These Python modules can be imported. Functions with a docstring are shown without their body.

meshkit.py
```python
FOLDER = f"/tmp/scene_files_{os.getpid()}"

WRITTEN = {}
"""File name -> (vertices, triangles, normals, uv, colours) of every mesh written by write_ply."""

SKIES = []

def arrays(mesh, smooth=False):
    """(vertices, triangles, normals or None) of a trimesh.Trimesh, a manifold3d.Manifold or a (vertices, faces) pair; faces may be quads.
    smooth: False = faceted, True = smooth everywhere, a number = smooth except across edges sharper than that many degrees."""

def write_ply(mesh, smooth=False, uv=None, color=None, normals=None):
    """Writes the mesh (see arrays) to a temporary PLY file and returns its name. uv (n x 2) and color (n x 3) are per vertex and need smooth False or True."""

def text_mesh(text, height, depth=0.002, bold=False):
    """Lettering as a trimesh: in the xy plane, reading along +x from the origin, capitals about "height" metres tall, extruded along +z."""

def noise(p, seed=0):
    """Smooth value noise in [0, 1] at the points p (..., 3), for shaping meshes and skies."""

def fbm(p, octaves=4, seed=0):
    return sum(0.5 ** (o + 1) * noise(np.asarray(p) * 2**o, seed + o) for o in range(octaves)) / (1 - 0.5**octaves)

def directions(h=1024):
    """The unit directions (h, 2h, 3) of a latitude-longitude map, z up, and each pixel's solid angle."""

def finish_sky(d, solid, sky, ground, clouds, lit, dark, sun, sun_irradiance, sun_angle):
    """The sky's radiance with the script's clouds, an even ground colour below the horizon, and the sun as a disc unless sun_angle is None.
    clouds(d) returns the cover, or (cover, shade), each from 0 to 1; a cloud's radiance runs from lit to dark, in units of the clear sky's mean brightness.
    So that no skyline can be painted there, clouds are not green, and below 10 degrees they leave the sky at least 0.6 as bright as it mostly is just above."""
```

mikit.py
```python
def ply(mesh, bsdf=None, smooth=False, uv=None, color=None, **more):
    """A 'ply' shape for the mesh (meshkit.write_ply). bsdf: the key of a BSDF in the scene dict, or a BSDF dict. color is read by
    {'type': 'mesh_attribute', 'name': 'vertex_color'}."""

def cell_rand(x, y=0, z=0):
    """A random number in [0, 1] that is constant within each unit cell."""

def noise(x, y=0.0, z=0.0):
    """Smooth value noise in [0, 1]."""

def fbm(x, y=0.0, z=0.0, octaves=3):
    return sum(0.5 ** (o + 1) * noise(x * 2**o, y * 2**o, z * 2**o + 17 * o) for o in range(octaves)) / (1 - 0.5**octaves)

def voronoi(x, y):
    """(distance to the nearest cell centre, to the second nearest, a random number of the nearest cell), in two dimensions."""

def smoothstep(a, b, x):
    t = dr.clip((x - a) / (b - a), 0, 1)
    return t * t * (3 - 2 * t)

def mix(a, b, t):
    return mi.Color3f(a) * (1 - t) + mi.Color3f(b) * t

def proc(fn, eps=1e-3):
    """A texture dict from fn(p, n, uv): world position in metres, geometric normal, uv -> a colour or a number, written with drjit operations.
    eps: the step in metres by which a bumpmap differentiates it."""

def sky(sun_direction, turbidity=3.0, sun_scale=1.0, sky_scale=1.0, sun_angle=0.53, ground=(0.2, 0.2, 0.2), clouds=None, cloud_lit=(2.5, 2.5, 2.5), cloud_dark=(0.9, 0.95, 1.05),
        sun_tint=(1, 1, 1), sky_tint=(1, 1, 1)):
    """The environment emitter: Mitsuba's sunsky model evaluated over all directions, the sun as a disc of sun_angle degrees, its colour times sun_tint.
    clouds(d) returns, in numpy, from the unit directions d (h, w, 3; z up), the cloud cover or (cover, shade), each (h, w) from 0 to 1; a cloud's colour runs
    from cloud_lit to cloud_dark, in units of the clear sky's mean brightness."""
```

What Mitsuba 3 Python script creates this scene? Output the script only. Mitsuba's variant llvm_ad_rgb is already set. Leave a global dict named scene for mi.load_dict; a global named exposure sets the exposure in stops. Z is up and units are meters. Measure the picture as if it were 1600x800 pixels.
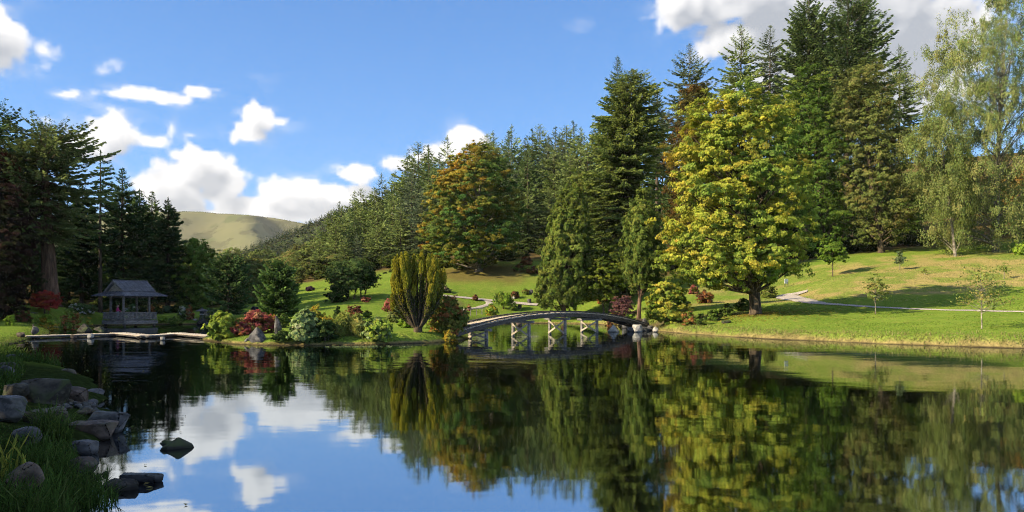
import math
import numpy as np, trimesh, mitsuba as mi, drjit as dr, mikit, meshkit
from scipy.interpolate import RBFInterpolator
import shapely
T = mi.ScalarTransform4f
scene, labels = {}, {}

# ------------------------------------------------------------------ camera, sky, exposure
F_PX, CX, HORIZON, EYE = 1186.0, 800.0, 474.0, 2.5      # lens of the 1600 x 800 photograph, eye height above the pond
scene['camera'] = {'type': 'perspective', 'fov': math.degrees(2 * math.atan(800 / F_PX)), 'fov_axis': 'x',
                   'principal_point_offset_y': (400 - HORIZON) / 800.0, 'near_clip': 0.1, 'far_clip': 12000.0,
                   'to_world': T().look_at(origin=[0, 0, EYE], target=[0, 10, EYE], up=[0, 0, 1])}
SUN = np.array([-0.86, -0.36, 0.50])
exposure = 2.95


def az_el(u, v):
    dx, dz = (u - CX) / F_PX, (HORIZON - v) / F_PX
    return math.atan(dx), math.atan(dz / math.hypot(1, dx))


# cumulus banks: azimuth, elevation, half sizes (radians), flatness of the base, strength
CLOUDS = []
for u, v, ru, rv, s in [(-14, 48, 44, 52, 1.0), (66, 78, 30, 34, .42), (120, 150, 28, 9, .6), (235, 149, 75, 13, .95), (310, 145, 38, 12, .85), (175, 118, 55, 26, .30),
                        (402, 178, 34, 28, 1.0), (385, 208, 34, 28, .8), (440, 190, 32, 16, .62), (172, 205, 44, 34, 1.0), (140, 225, 60, 34, .9), (232, 220, 42, 13, .62), (268, 202, 11, 22, .48), (298, 212, 16, 6, .46),
                        (310, 262, 46, 38, 1.15), (265, 290, 60, 40, 1.1), (345, 290, 40, 44, 1.0), (385, 315, 50, 14, .8), (290, 330, 80, 26, 1.0),
                        (470, 300, 62, 26, 1.05), (440, 330, 130, 26, 1.05), (560, 272, 42, 18, 1.05), (530, 305, 80, 26, 1.0), (620, 262, 40, 22, .9), (700, 240, 70, 22, .9),
                        (725, 212, 30, 22, 1.1), (750, 222, 26, 14, .8), (728, 68, 20, 6, .36), (412, 122, 26, 9, .36), (905, 38, 24, 16, .34),
                        (1080, 12, 56, 36, 1.0), (1150, 48, 80, 46, 1.0), (1190, 5, 110, 44, 1.1), (1290, 40, 130, 80, 1.2), (1400, 70, 110, 90, 1.1), (1440, 140, 80, 50, .8), (1500, 40, 60, 50, .8),
                        (1250, 130, 120, 60, .9), (1330, -40, 160, 60, 1.0)]:
    a, e = az_el(u, v)
    CLOUDS.append((a, e, .90 * ru / F_PX, .88 * rv / F_PX, s))


def cloud_density(az, el):
    d = np.zeros_like(az)
    for a, e, ra, re, s in CLOUDS:
        q = ((az - a) / ra) ** 2 + ((el - e) / re) ** 2
        d = np.maximum(d, s * np.exp(-0.75 * q))
    # the rest of the sky: scattered fair-weather cumulus
    far = np.clip((np.abs(az) - .70) / .2, 0, 1)
    high = np.clip((el - .55) / .15, 0, 1)
    p = np.stack([az * 3.2, el * 5.5, np.zeros_like(az)], -1)
    return np.maximum(d, np.maximum(far, high) * np.clip(meshkit.fbm(p, 3, 5) * 2.4 - .75, 0, 1.1))


def clouds(d):
    az, el = np.arctan2(d[..., 0], d[..., 1]), np.arcsin(np.clip(d[..., 2], -1, 1))
    P = np.stack([az * np.cos(el), el * 1.25, 0 * az], -1)
    big, fine = meshkit.fbm(P * 26, 6, 11), meshkit.fbm(P * 90 + 3, 4, 23)
    # billows: ridged noise gives the cauliflower edge
    bil = 1 - np.abs(2 * meshkit.noise(P * 42, 31) - 1)
    D0 = cloud_density(az, el)
    D = D0 + .80 * (big - .5) + .42 * (fine - .5) + .30 * (bil - .5)
    cover = np.clip((D - .46) / (.20 + .34 * np.clip(.75 - D0, 0, .5)), 0, 1)
    cover = cover * cover * (3 - 2 * cover) * np.clip(D0 * 3, 0, 1)
    wisp = np.clip(D0 * 1.5 - .12, 0, 1) * np.clip((meshkit.fbm(P * [30, 55, 1] + 9, 5, 41) - .50) * 3.2, 0, 1)
    cover = np.maximum(cover, .55 * wisp)
    # shading: how much cloud lies between here and the sun (to the left and up), darker near flat bases
    up = cloud_density(az - .012, el + .022) + .85 * (meshkit.fbm((P + [-.010, .024, 0]) * 26, 6, 11) - .5) + .16 * (1 - np.abs(2 * meshkit.noise((P + [-.008, .018, 0]) * 42, 31) - 1) - .5)
    shade = np.clip((up - .50) / .55, 0, 1) * .80 + .55 * np.clip(.54 - fine, 0, 1) + .45 * np.clip(.55 - bil, 0, 1)
    grey = np.exp(-((az - .42) / .16) ** 2 - ((el - .33) / .14) ** 2)
    return cover * .97, np.clip(shade + .30 * grey, 0, 1)


scene['sky'] = mikit.sky(SUN, turbidity=3, sky_scale=.72, clouds=clouds, cloud_lit=(2.8, 2.75, 2.7), cloud_dark=(1.2, 1.28, 1.42), sky_tint=(.57, .86, 1.22), sun_tint=(.97, 1.0, 1.0))


# ------------------------------------------------------------------ helpers
def add(key, mesh, bsdf, smooth=False, color=None, **more):
    if key in scene:
        k = 1
        while f'{key}_{k:03d}' in scene: k += 1
        key = f'{key}_{k:03d}'
    scene[key] = mikit.ply(mesh, bsdf, smooth=smooth, color=color, **more)
    return key


ROOTS = set()


def thing(name, label, cat, group=None, kind=None):
    key, k = name, 0
    while key in ROOTS:
        k += 1; key = f'{name}_{k:03d}'
    ROOTS.add(key)
    labels[key] = {'label': label, 'category': cat}
    if group: labels[key]['group'] = group
    if kind: labels[key]['kind'] = kind
    return key


def unit(a): return a / (np.linalg.norm(a, axis=-1, keepdims=True) + 1e-12)


def px(u, v, D): return np.array([(u - CX) / F_PX * D, D, EYE + (HORIZON - v) / F_PX * D])


def ramp(a, b, x):
    t = np.clip((np.asarray(x, float) - a) / (b - a), 0, 1)
    return t * t * (3 - 2 * t)


def merge(parts):
    V, Fs, n = [], [], 0
    for v, f in parts:
        V.append(v); Fs.append(np.asarray(f) + n); n += len(v)
    return np.vstack(V), np.vstack(Fs)


def tube(points, radii, sides=8, cap=True):
    p = np.asarray(points, float); r = np.broadcast_to(np.asarray(radii, float), (len(p),))
    t = unit(np.gradient(p, axis=0))
    a = np.cross(t, [0, 0, 1.0]); bad = np.linalg.norm(a, axis=1) < .2
    a[bad] = np.cross(t[bad], [1.0, 0, 0]); a = unit(a); b = np.cross(t, a)
    ang = np.arange(sides) * 2 * np.pi / sides
    v = (p[:, None] + r[:, None, None] * (np.cos(ang)[None, :, None] * a[:, None] + np.sin(ang)[None, :, None] * b[:, None])).reshape(-1, 3)
    i, j = np.meshgrid(np.arange(len(p) - 1), np.arange(sides), indexing='ij')
    q = np.stack([i * sides + j, i * sides + (j + 1) % sides, (i + 1) * sides + (j + 1) % sides, (i + 1) * sides + j], -1).reshape(-1, 4)
    f = np.vstack([q[:, [0, 1, 2]], q[:, [0, 2, 3]]])
    if cap:
        k = (len(p) - 1) * sides
        f = np.vstack([f, [[k, k + m, k + m + 1] for m in range(1, sides - 1)], [[0, m + 1, m] for m in range(1, sides - 1)]])
    return v, f


def box(sx, sy, sz, at=(0, 0, 0), bevel=0.0):
    """A box centred on 'at', its long edges chamfered."""
    if bevel <= 0:
        m = trimesh.creation.box((sx, sy, sz)); return m.vertices + np.array(at), m.faces
    b = bevel; pts = []
    for x in (-1, 1):
        for y in (-1, 1):
            for z in (-1, 1):
                pts += [(x * (sx / 2 - b), y * (sy / 2 - b), z * sz / 2), (x * (sx / 2 - b), y * sy / 2, z * (sz / 2 - b)), (x * sx / 2, y * (sy / 2 - b), z * (sz / 2 - b))]
    m = trimesh.convex.convex_hull(np.array(pts)); return np.array(m.vertices) + np.array(at), np.array(m.faces)


def beam(p, q, w, h, bevel=0.0, up=(0, 0, 1)):
    """A squared timber from p to q."""
    p, q = np.asarray(p, float), np.asarray(q, float); L = np.linalg.norm(q - p); x = (q - p) / L
    y = np.cross(up, x)
    if np.linalg.norm(y) < .05: y = np.cross([1.0, 0, 0], x)
    y = unit(y); z = np.cross(x, y)
    v, f = box(L, w, h, (0, 0, 0), bevel)
    return v @ np.stack([x, y, z]) + (p + q) / 2, f


# ------------------------------------------------------------------ terrain
POND = np.array([(-5.1, 9.1), (-4.0, 7), (-3.0, 4.6), (-1.2, 2.6), (3, 1.6), (12, 1.5), (30, 4), (48, 12), (52, 24), (44, 33), (36, 38.5), (28.3, 42), (26, 44), (23.3, 46), (21, 49.5), (18, 53), (15.4, 59), (13.2, 66),
                 (12.8, 71), (13.2, 77), (12.6, 83), (10.4, 90), (6.4, 94), (1.7, 96), (-2.5, 90), (-4.2, 78), (-4.4, 67), (-3.3, 59), (-3.0, 53), (-3.9, 49.2), (-6, 47), (-9, 45.6), (-12, 45.2), (-14.6, 45), (-17.2, 46.5),
                 (-20.2, 50), (-21.8, 54), (-22.4, 60), (-24.5, 72), (-28, 84), (-33, 91), (-40, 90.5), (-46, 87), (-47, 80), (-45.5, 73), (-42, 68), (-37.5, 62), (-34.5, 55), (-30.5, 46), (-28.5, 42.5), (-24.6, 37), (-20.6, 32.5),
                 (-16.5, 28), (-13.1, 23.6), (-9.9, 18.3), (-8.4, 16), (-7.4, 13.4), (-6.4, 11.2)])
for _ in range(2):   # round its corners
    n_ = np.roll(POND, -1, 0); POND = np.stack([POND * .75 + n_ * .25, POND * .25 + n_ * .75], 1).reshape(-1, 2)
POND_POLY = shapely.Polygon(POND)
_a, _b = POND, np.roll(POND, -1, 0)


def shore(x, y):
    """Signed distance to the pond's edge, negative on the water."""
    x, y = np.atleast_1d(np.asarray(x, float)), np.atleast_1d(np.asarray(y, float)); out = np.full(x.shape, 400.0)
    near = (np.abs(x) < 160) & (np.abs(y - 40) < 160)
    P = np.stack([x[near], y[near]], -1); best = np.full(len(P), 1e9); ab = _b - _a; L = (ab ** 2).sum(1)
    for k in range(len(_a)):
        t = np.clip(((P - _a[k]) @ ab[k]) / L[k], 0, 1)
        best = np.minimum(best, ((P - _a[k] - t[:, None] * ab[k]) ** 2).sum(1))
    d = np.sqrt(best)
    out[near] = np.where(shapely.contains_xy(POND_POLY, P[:, 0], P[:, 1]), -d, d)
    return out


CTRL = [px(*c) for c in [
    (1180, 493, 66), (1600, 516, 45), (1450, 513, 50), (1300, 511, 55), (1120, 507, 63), (1600, 486, 60), (1400, 480, 70), (1270, 473, 76), (1250, 460, 90), (1225, 447, 98), (1400, 440, 86), (1300, 440, 90), (1600, 440, 82),
    (1600, 390, 104), (1450, 398, 105), (1320, 402, 110), (1250, 400, 125), (1100, 430, 115), (1000, 460, 100), (1000, 480, 88), (1060, 498, 72), (950, 490, 97), (880, 493, 102), (800, 485, 105), (800, 465, 113), (760, 440, 120),
    (748, 424, 128), (830, 412, 134), (690, 440, 120), (700, 468, 108), (650, 470, 100), (600, 455, 105), (560, 470, 95), (500, 470, 100), (500, 490, 80), (430, 490, 85), (350, 492, 92), (270, 490, 100), (225, 490, 104), (650, 516, 50),
    (580, 518, 51), (500, 518, 51), (420, 520, 51), (360, 519, 52.5), (700, 518, 53.5), (620, 495, 70), (540, 500, 68), (450, 505, 64), (130, 495, 92), (80, 478, 84), (0, 512, 62), (0, 480, 85), (-100, 470, 85), (560, 425, 150),
    (650, 405, 160), (800, 380, 175), (900, 370, 180), (1050, 370, 170), (500, 447, 130), (1500, 345, 150), (1250, 360, 165), (1600, 320, 170), (470, 445, 170)]]
CTRL += [np.array(c, float) for c in [(-4.4, 6.5, .75), (-8.6, 12.6, .62), (-12, 19, .6), (-18, 28, .5), (-25, 36.5, .42), (0, 0, .9), (-15, 5, 1.4), (-30, 20, 1.2), (-45, 40, 1.5), (10, -6, 1), (60, 4, 1.5), (62, 35, 3.4), (60, 20, 2),
         (38, 36, .7), (-40, 220, 14), (-100, 220, 8), (-120, 150, 6), (-80, 120, 4.5), (-60, 130, 4), (-100, 80, 5), (-40, 112, 2.4), (-80, 250, 10), (60, 260, 40), (150, 220, 45), (0, -60, 2), (-100, -20, 4), (120, 20, 8), (130, 100, 20), (-180, 60, 10), (-37, 49, .35), (-48, 66, .7)]]
CTRL = np.array(CTRL)
_rbf = RBFInterpolator(CTRL[:, :2], CTRL[:, 2], kernel='thin_plate_spline', smoothing=2.0)


def ground_z(x, y):
    shape = np.shape(x); x, y = np.atleast_1d(np.asarray(x, float)).ravel(), np.atleast_1d(np.asarray(y, float)).ravel()
    r = np.hypot(x, y - 60); near = r < 420
    base = np.zeros_like(x); base[near] = _rbf(np.stack([x[near], y[near]], -1))
    nz = lambda s, o, k: meshkit.fbm(np.stack([x / s, y / s, np.zeros_like(x) + k], -1), o, k) - .5
    far = 7 + 132 * np.exp(-((x + 150) / 185) ** 2 - ((y - 1050) / 330) ** 2) + 60 * np.exp(-((x - 330) / 180) ** 2 - ((y - 330) / 180) ** 2)
    far += 30 * np.exp(-((x - 130) / 120) ** 2 - ((y - 420) / 160) ** 2)
    # the bare hill at the head of the valley, with a hollow cut into its right flank
    hx, hy = (x + 1000) / 880, (y - 2700) / 620
    hill = 300 * np.exp(-np.abs(hx) ** 2.0 - np.abs(hy) ** 2.4)
    t = x + 730 + .35 * (y - 2350) + 60 * nz(150, 3, 15)
    hollow = ramp(-60, 60, t) * (1 - ramp(90, 430, t)) * ramp(1950, 2150, y) * (1 - ramp(2500, 2680, y))
    t2 = x + 1010 + .2 * (y - 2350) + 70 * nz(140, 3, 16); gully = ramp(-50, 40, t2) * (1 - ramp(50, 260, t2)) * ramp(1950, 2150, y) * (1 - ramp(2450, 2650, y))
    hill = hill - 100 * hollow - 34 * gully + 40 * (np.abs(nz(230, 4, 3)) - .12) * ramp(1500, 2100, y) + 9 * nz(60, 3, 5) * ramp(1500, 2000, y)
    far = far + hill + 6 * nz(90, 3, 4) * ramp(350, 700, r)
    far += 330 * np.exp(-((x + 2600) / 900) ** 2 - ((y - 2600) / 900) ** 2) + 350 * np.exp(-((x - 2200) / 1100) ** 2 - ((y - 2200) / 1000) ** 2)
    w = ramp(210, 400, r); z = base * (1 - w) + far * w
    z = np.maximum(z, .28) + .10 * nz(4.5, 3, 6) + .03 * nz(.9, 2, 8)
    wob = .75 * nz(2.3, 3, 9) + .5 * nz(.8, 2, 12)
    d = shore(x, y); d = np.where(np.abs(d) < 20, d + wob * np.clip(1.2 - np.abs(d) / 6, 0, 1), d)
    steep = np.where(x > 14, .42, .8)
    z = np.where(d > 0, .03 + (z - .03) * (1 - np.exp(-np.maximum(d, 0) / steep)) , -.03 - 1.1 * (1 - np.exp(np.minimum(d, 0) / 1.2)))
    return z.reshape(shape) if shape else float(z[0])


def to_ground(u, v, lo=6.0, hi=260.0):
    """Where the sight line of pixel (u, v) meets the ground or the pond."""
    D = np.geomspace(lo, hi, 700); X = (u - CX) / F_PX * D; Z = EYE + (HORIZON - v) / F_PX * D
    hit = np.nonzero(Z <= np.maximum(ground_z(X, D), 0))[0]
    k = hit[0] if len(hit) else len(D) - 1
    return np.array([X[k], D[k], max(ground_z(X[k], D[k]), 0.0)])


def axis(knots):
    out = [knots[0][0]]
    for (a, s0), (b, s1) in zip(knots[:-1], knots[1:]):
        while out[-1] < b - 1e-6:
            t = (out[-1] - a) / (b - a); out.append(min(b, out[-1] + s0 + (s1 - s0) * t))
    return np.array(out)


gx = axis([(-6000, 260), (-900, 45), (-260, 7), (-110, 2.0), (-52, .6), (-26, .3), (-3, .28), (15, .35), (55, .45), (110, 2), (260, 8), (900, 60), (6000, 300)])
gy = axis([(-3000, 300), (-200, 15), (-20, 1.2), (2, .25), (26, .22), (42, .3), (100, .55), (150, 1.6), (280, 6), (900, 30), (1900, 22), (2750, 26), (4000, 200), (7000, 400)])
GX, GY = np.meshgrid(gx, gy, indexing='ij'); GZ = ground_z(GX, GY)
i, j = np.meshgrid(np.arange(len(gx) - 1), np.arange(len(gy) - 1), indexing='ij'); n = len(gy)
GQ = np.stack([i * n + j, (i + 1) * n + j, (i + 1) * n + j + 1, i * n + j + 1], -1).reshape(-1, 4)

# ------------------------------------------------------------------ materials
from mikit import fbm as fb, noise as ns, smoothstep as ss, mix


def blob(p, x, y, rx, ry, soft=.35, wob=.5, s=.35):
    q = dr.sqrt(dr.square((p.x - x) / rx) + dr.square((p.y - y) / ry)) + wob * (fb(p.x * s, p.y * s, 3.0, 3) - .5)
    return 1 - ss(1 - soft, 1 + soft, q)


def ground_color(p, n, uv):
    f1, f2, f3 = fb(p.x * .35, p.y * .35, 1.0, 4), fb(p.x * 2.3, p.y * 2.3, 5.0, 3), ns(p.x * 11, p.y * 11, 2.0)
    lawn = mix((.098, .172, .024), (.165, .238, .038), f1)
    lawn = mix(lawn, mi.Color3f(.22, .235, .055), ss(.52, .78, f2) * .5) * (.84 + .32 * f3)
    dry = mix((.25, .205, .075), (.34, .27, .12), f2) * (.8 + .4 * f3)
    slope = dr.maximum(blob(p, 42, 85, 22, 6.5), dr.maximum(blob(p, 58, 96, 26, 9) * .75, blob(p, 36, 100, 14, 7) * .6))
    c = mix(lawn, dry, dr.clip(slope * (.20 + 1.1 * ss(.35, .68, f1)), 0, .85))
    # worn, unmown edge above the water
    edge = (1 - ss(.16, .60, p.z + .75 * (f1 - .5) + .45 * (f2 - .5))) * ss(8.0, 12.0, p.x) + (1 - ss(.10, .22, p.z + .12 * (f2 - .5))) * (1 - ss(8.0, 12.0, p.x))
    near = 1 - ss(110., 130., p.y)
    c = mix(c, mix((.16, .135, .055), (.30, .24, .11), f2) * (.7 + .6 * f3), dr.clip(edge * near, 0, .92))
    c = mix(c, mi.Color3f(.055, .045, .028) * (.6 + .8 * f2), (1 - ss(.0, .12, p.z + .16 * (f1 - .5))) * near)
    # needle litter under the woods and the beech
    litter = mix((.060, .042, .022), (.13, .085, .040), f2) * (.7 + .6 * f3)
    # wood edge, in plan: left wood, hillside, right wood
    wl = ss(-6., 6., -p.x - 40 - .06 * (p.y - 60) + 8 * (f1 - .5)) * ss(68., 82., p.y + 6 * f1) * (1 - ss(-62., -48., p.x) * (1 - ss(100., 112., p.y)))
    wh = ss(134., 146., p.y + .10 * p.x + 14 * (f1 - .5)) * ss(-70., -50., p.x)
    wr = ss(108., 120., p.y - .02 * p.x + 12 * (f1 - .5)) * ss(14., 24., p.x)
    c = mix(c, litter, dr.clip(wl + wh + wr, 0, .93) * (1 - ss(250., 400., p.y)))
    c = mix(c, mix(litter, mi.Color3f(.17, .13, .05), .5), .8 * blob(p, -5.5, 127, 11, 8))
    c = mix(c, mi.Color3f(.10, .075, .05) * (.7 + .6 * f3), .85 * dr.maximum(blob(p, 16.8, 70.5, 4.5, 3.2), blob(p, -11, 105, 4, 5)))
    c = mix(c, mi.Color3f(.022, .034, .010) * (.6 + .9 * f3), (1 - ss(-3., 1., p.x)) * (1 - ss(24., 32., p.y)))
    # far off: wooded ridge, then heath on the bare hill
    wood = mix((.030, .050, .016), (.065, .085, .030), fb(p.x * .02, p.y * .02, 7.0, 4))
    heath = mix((.13, .15, .075), (.245, .23, .125), fb(p.x * .006, p.y * .004, 9.0, 5))
    heath = mix(heath, mi.Color3f(.13, .15, .07), ss(.5, .7, fb(p.x * .015, p.y * .01, 4.0, 4)))
    c = mix(c, wood, ss(320., 420., p.y))
    scree = ss(.50, .62, fb(p.x * .02, p.y * .012, 12.0, 5)); heath = mix(heath, mi.Color3f(.085, .088, .05), .55 * scree)
    return mix(c, heath, ss(1450., 1650., p.y + 150 * (fb(p.x * .01, p.y * .01, 2.0, 3) - .5)))


def ground_bump(p, n, uv):
    return .05 * fb(p.x * 2.6, p.y * 2.6, 0.0, 4) + .05 * ns(p.x * 9, p.y * 9, 1.0)


def leaf_bsdf(trans):
    return {'type': 'principledthin', 'base_color': {'type': 'mesh_attribute', 'name': 'vertex_color'}, 'roughness': .55, 'diff_trans': trans, 'eta': 1.33, 'spec_trans': 0.0}


def two(b): return {'type': 'twosided', 'b': b}


def pr(color, rough=.7, **k):
    c = mikit.proc(color) if callable(color) else {'type': 'rgb', 'value': list(color)}
    return {'type': 'principled', 'base_color': c, 'roughness': rough, 'specular': k.pop('specular', .3), **k}


def bark(dark, light, sx=7.0, sz=1.6):
    def fn(p, n, uv): return mix(dark, light, ss(.25, .8, fb(p.x * sx, p.y * sx, p.z * sz, 4))) * (.7 + .6 * ns(p.x * 1.3, p.y * 1.3, p.z * .9))
    return fn


def wood_grey(base, dark):
    def fn(p, n, uv):
        g = fb(p.x * 6 + p.z, p.y * 6 - p.z, p.z * 11, 4)
        return mix(dark, base, ss(.2, .75, g)) * (.75 + .5 * ns(p.x * 2.1, p.y * 2.1, p.z * 3.1))
    return fn


def stone_fn(a, b, moss=.0):
    def fn(p, n, uv):
        g, h = fb(p.x * 5, p.y * 5, p.z * 5, 5), fb(p.x * 1.7, p.y * 1.7, p.z * 1.7 + 3, 3)
        c = mix(a, b, ss(.3, .72, g)) * (.65 + .7 * fb(p.x * 23, p.y * 23, p.z * 23, 3))
        lich = ss(.62, .70, fb(p.x * 9 + 4, p.y * 9, p.z * 9, 4))
        c = mix(c, mi.Color3f(b) * 1.35, lich * .6)
        wet = 1 - ss(.02, .11, p.z + .05 * (h - .5))
        c = mix(c, mi.Color3f(.05, .075, .02) * (.6 + .8 * g), moss * ss(.48, .62, h) * ss(-.1, .6, n.z))
        return mix(c, c * .35, wet)
    return fn


def stone_bump(p, n, uv): return .03 * fb(p.x * 7, p.y * 7, p.z * 7, 5)


WAVES = [(2 * math.pi / L, a, ph, s) for L, a, ph, s in [(2.9, .10, .3, .0011), (2.1, -.35, 2.1, .0010), (1.55, .42, 4.4, .0010), (1.1, -.12, 1.0, .0011), (.83, .55, 5.2, .0009), (.62, -.48, 3.3, .0009), (.47, .2, .7, .0009), (.36, -.3, 2.7, .0008), (.27, .5, 1.9, .0007), (.2, -.1, 5.9, .0006)]]


def water_h(p, n, uv):
    gust = .45 + 1.4 * ss(.40, .66, fb(p.x * .06 + 2, p.y * .045, 0.0, 3))
    wx, wy = p.x + 2.2 * fb(p.x * .21, p.y * .33, 3.0, 2), p.y + 1.6 * fb(p.x * .17 + 9, p.y * .29, 7.0, 2)
    return 1.35 * gust * sum((s / k) * dr.sin(k * (math.sin(a) * wx + math.cos(a) * wy) + ph) for k, a, ph, s in WAVES)


scene['ground_mat'] = {'type': 'bumpmap', 'arbitrary': mikit.proc(ground_bump, .02), 'scale': 1.0, 'b': {'type': 'diffuse', 'reflectance': mikit.proc(ground_color)}}
scene['water_mat'] = {'type': 'bumpmap', 'arbitrary': mikit.proc(water_h, .01), 'scale': 1.0, 'b': {'type': 'roughconductor', 'material': 'none', 'specular_reflectance': {'type': 'rgb', 'value': [.56, .60, .63]}, 'alpha': .002}}
scene['leaf_mat'], scene['needle_mat'] = leaf_bsdf(.75), leaf_bsdf(.35)
scene['bark_mat'] = two(pr(bark((.030, .024, .018), (.115, .088, .062)), .85))
scene['pale_bark_mat'] = two(pr(bark((.075, .068, .055), (.30, .28, .24), 3.0, 6.0), .8))
scene['red_bark_mat'] = two(pr(bark((.055, .034, .024), (.17, .105, .072), 9.0, .8), .85))
for nm, a, b, moss in [('stone_grey', (.040, .042, .047), (.115, .115, .12), .15), ('stone_brown', (.042, .033, .027), (.115, .088, .072), .25), ('stone_pale', (.22, .22, .205), (.40, .39, .36), .0), ('stone_dark', (.022, .021, .019), (.065, .062, .05), .8)]:
    scene[nm] = {'type': 'bumpmap', 'arbitrary': mikit.proc(stone_bump, .006), 'scale': 1.0, 'b': pr(stone_fn(a, b, moss), .75)}
scene['path_mat'] = {'type': 'diffuse', 'reflectance': mikit.proc(lambda p, n, uv: mix((.30, .275, .25), (.46, .43, .40), fb(p.x * 2.2, p.y * 2.2, 0.0, 4)) * (.8 + .4 * ns(p.x * 17, p.y * 17, 0.0)))}
scene['wood_pale'] = two(pr(wood_grey((.46, .41, .34), (.27, .235, .19)), .8))
scene['wood_grey'] = two(pr(wood_grey((.235, .225, .215), (.105, .10, .098)), .8))
scene['wood_dark'] = two(pr(wood_grey((.085, .078, .072), (.032, .030, .030)), .7))
scene['roof_mat'] = two(pr(wood_grey((.13, .14, .165), (.055, .06, .075)), .65))

# ------------------------------------------------------------------ the setting
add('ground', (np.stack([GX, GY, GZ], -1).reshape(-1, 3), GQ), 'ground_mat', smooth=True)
labels['ground'] = {'label': 'mown lawns and wooded slopes around the pond, with the bare hill beyond', 'category': 'ground', 'kind': 'structure'}
scene['water'] = {'type': 'rectangle', 'to_world': T().translate([2, 50, 0]).scale([60, 52, 1]), 'bsdf': {'type': 'ref', 'id': 'water_mat'}}
labels['water'] = {'label': 'still dark pond water mirroring trees, clouds and blue sky', 'category': 'pond', 'kind': 'structure'}


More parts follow.
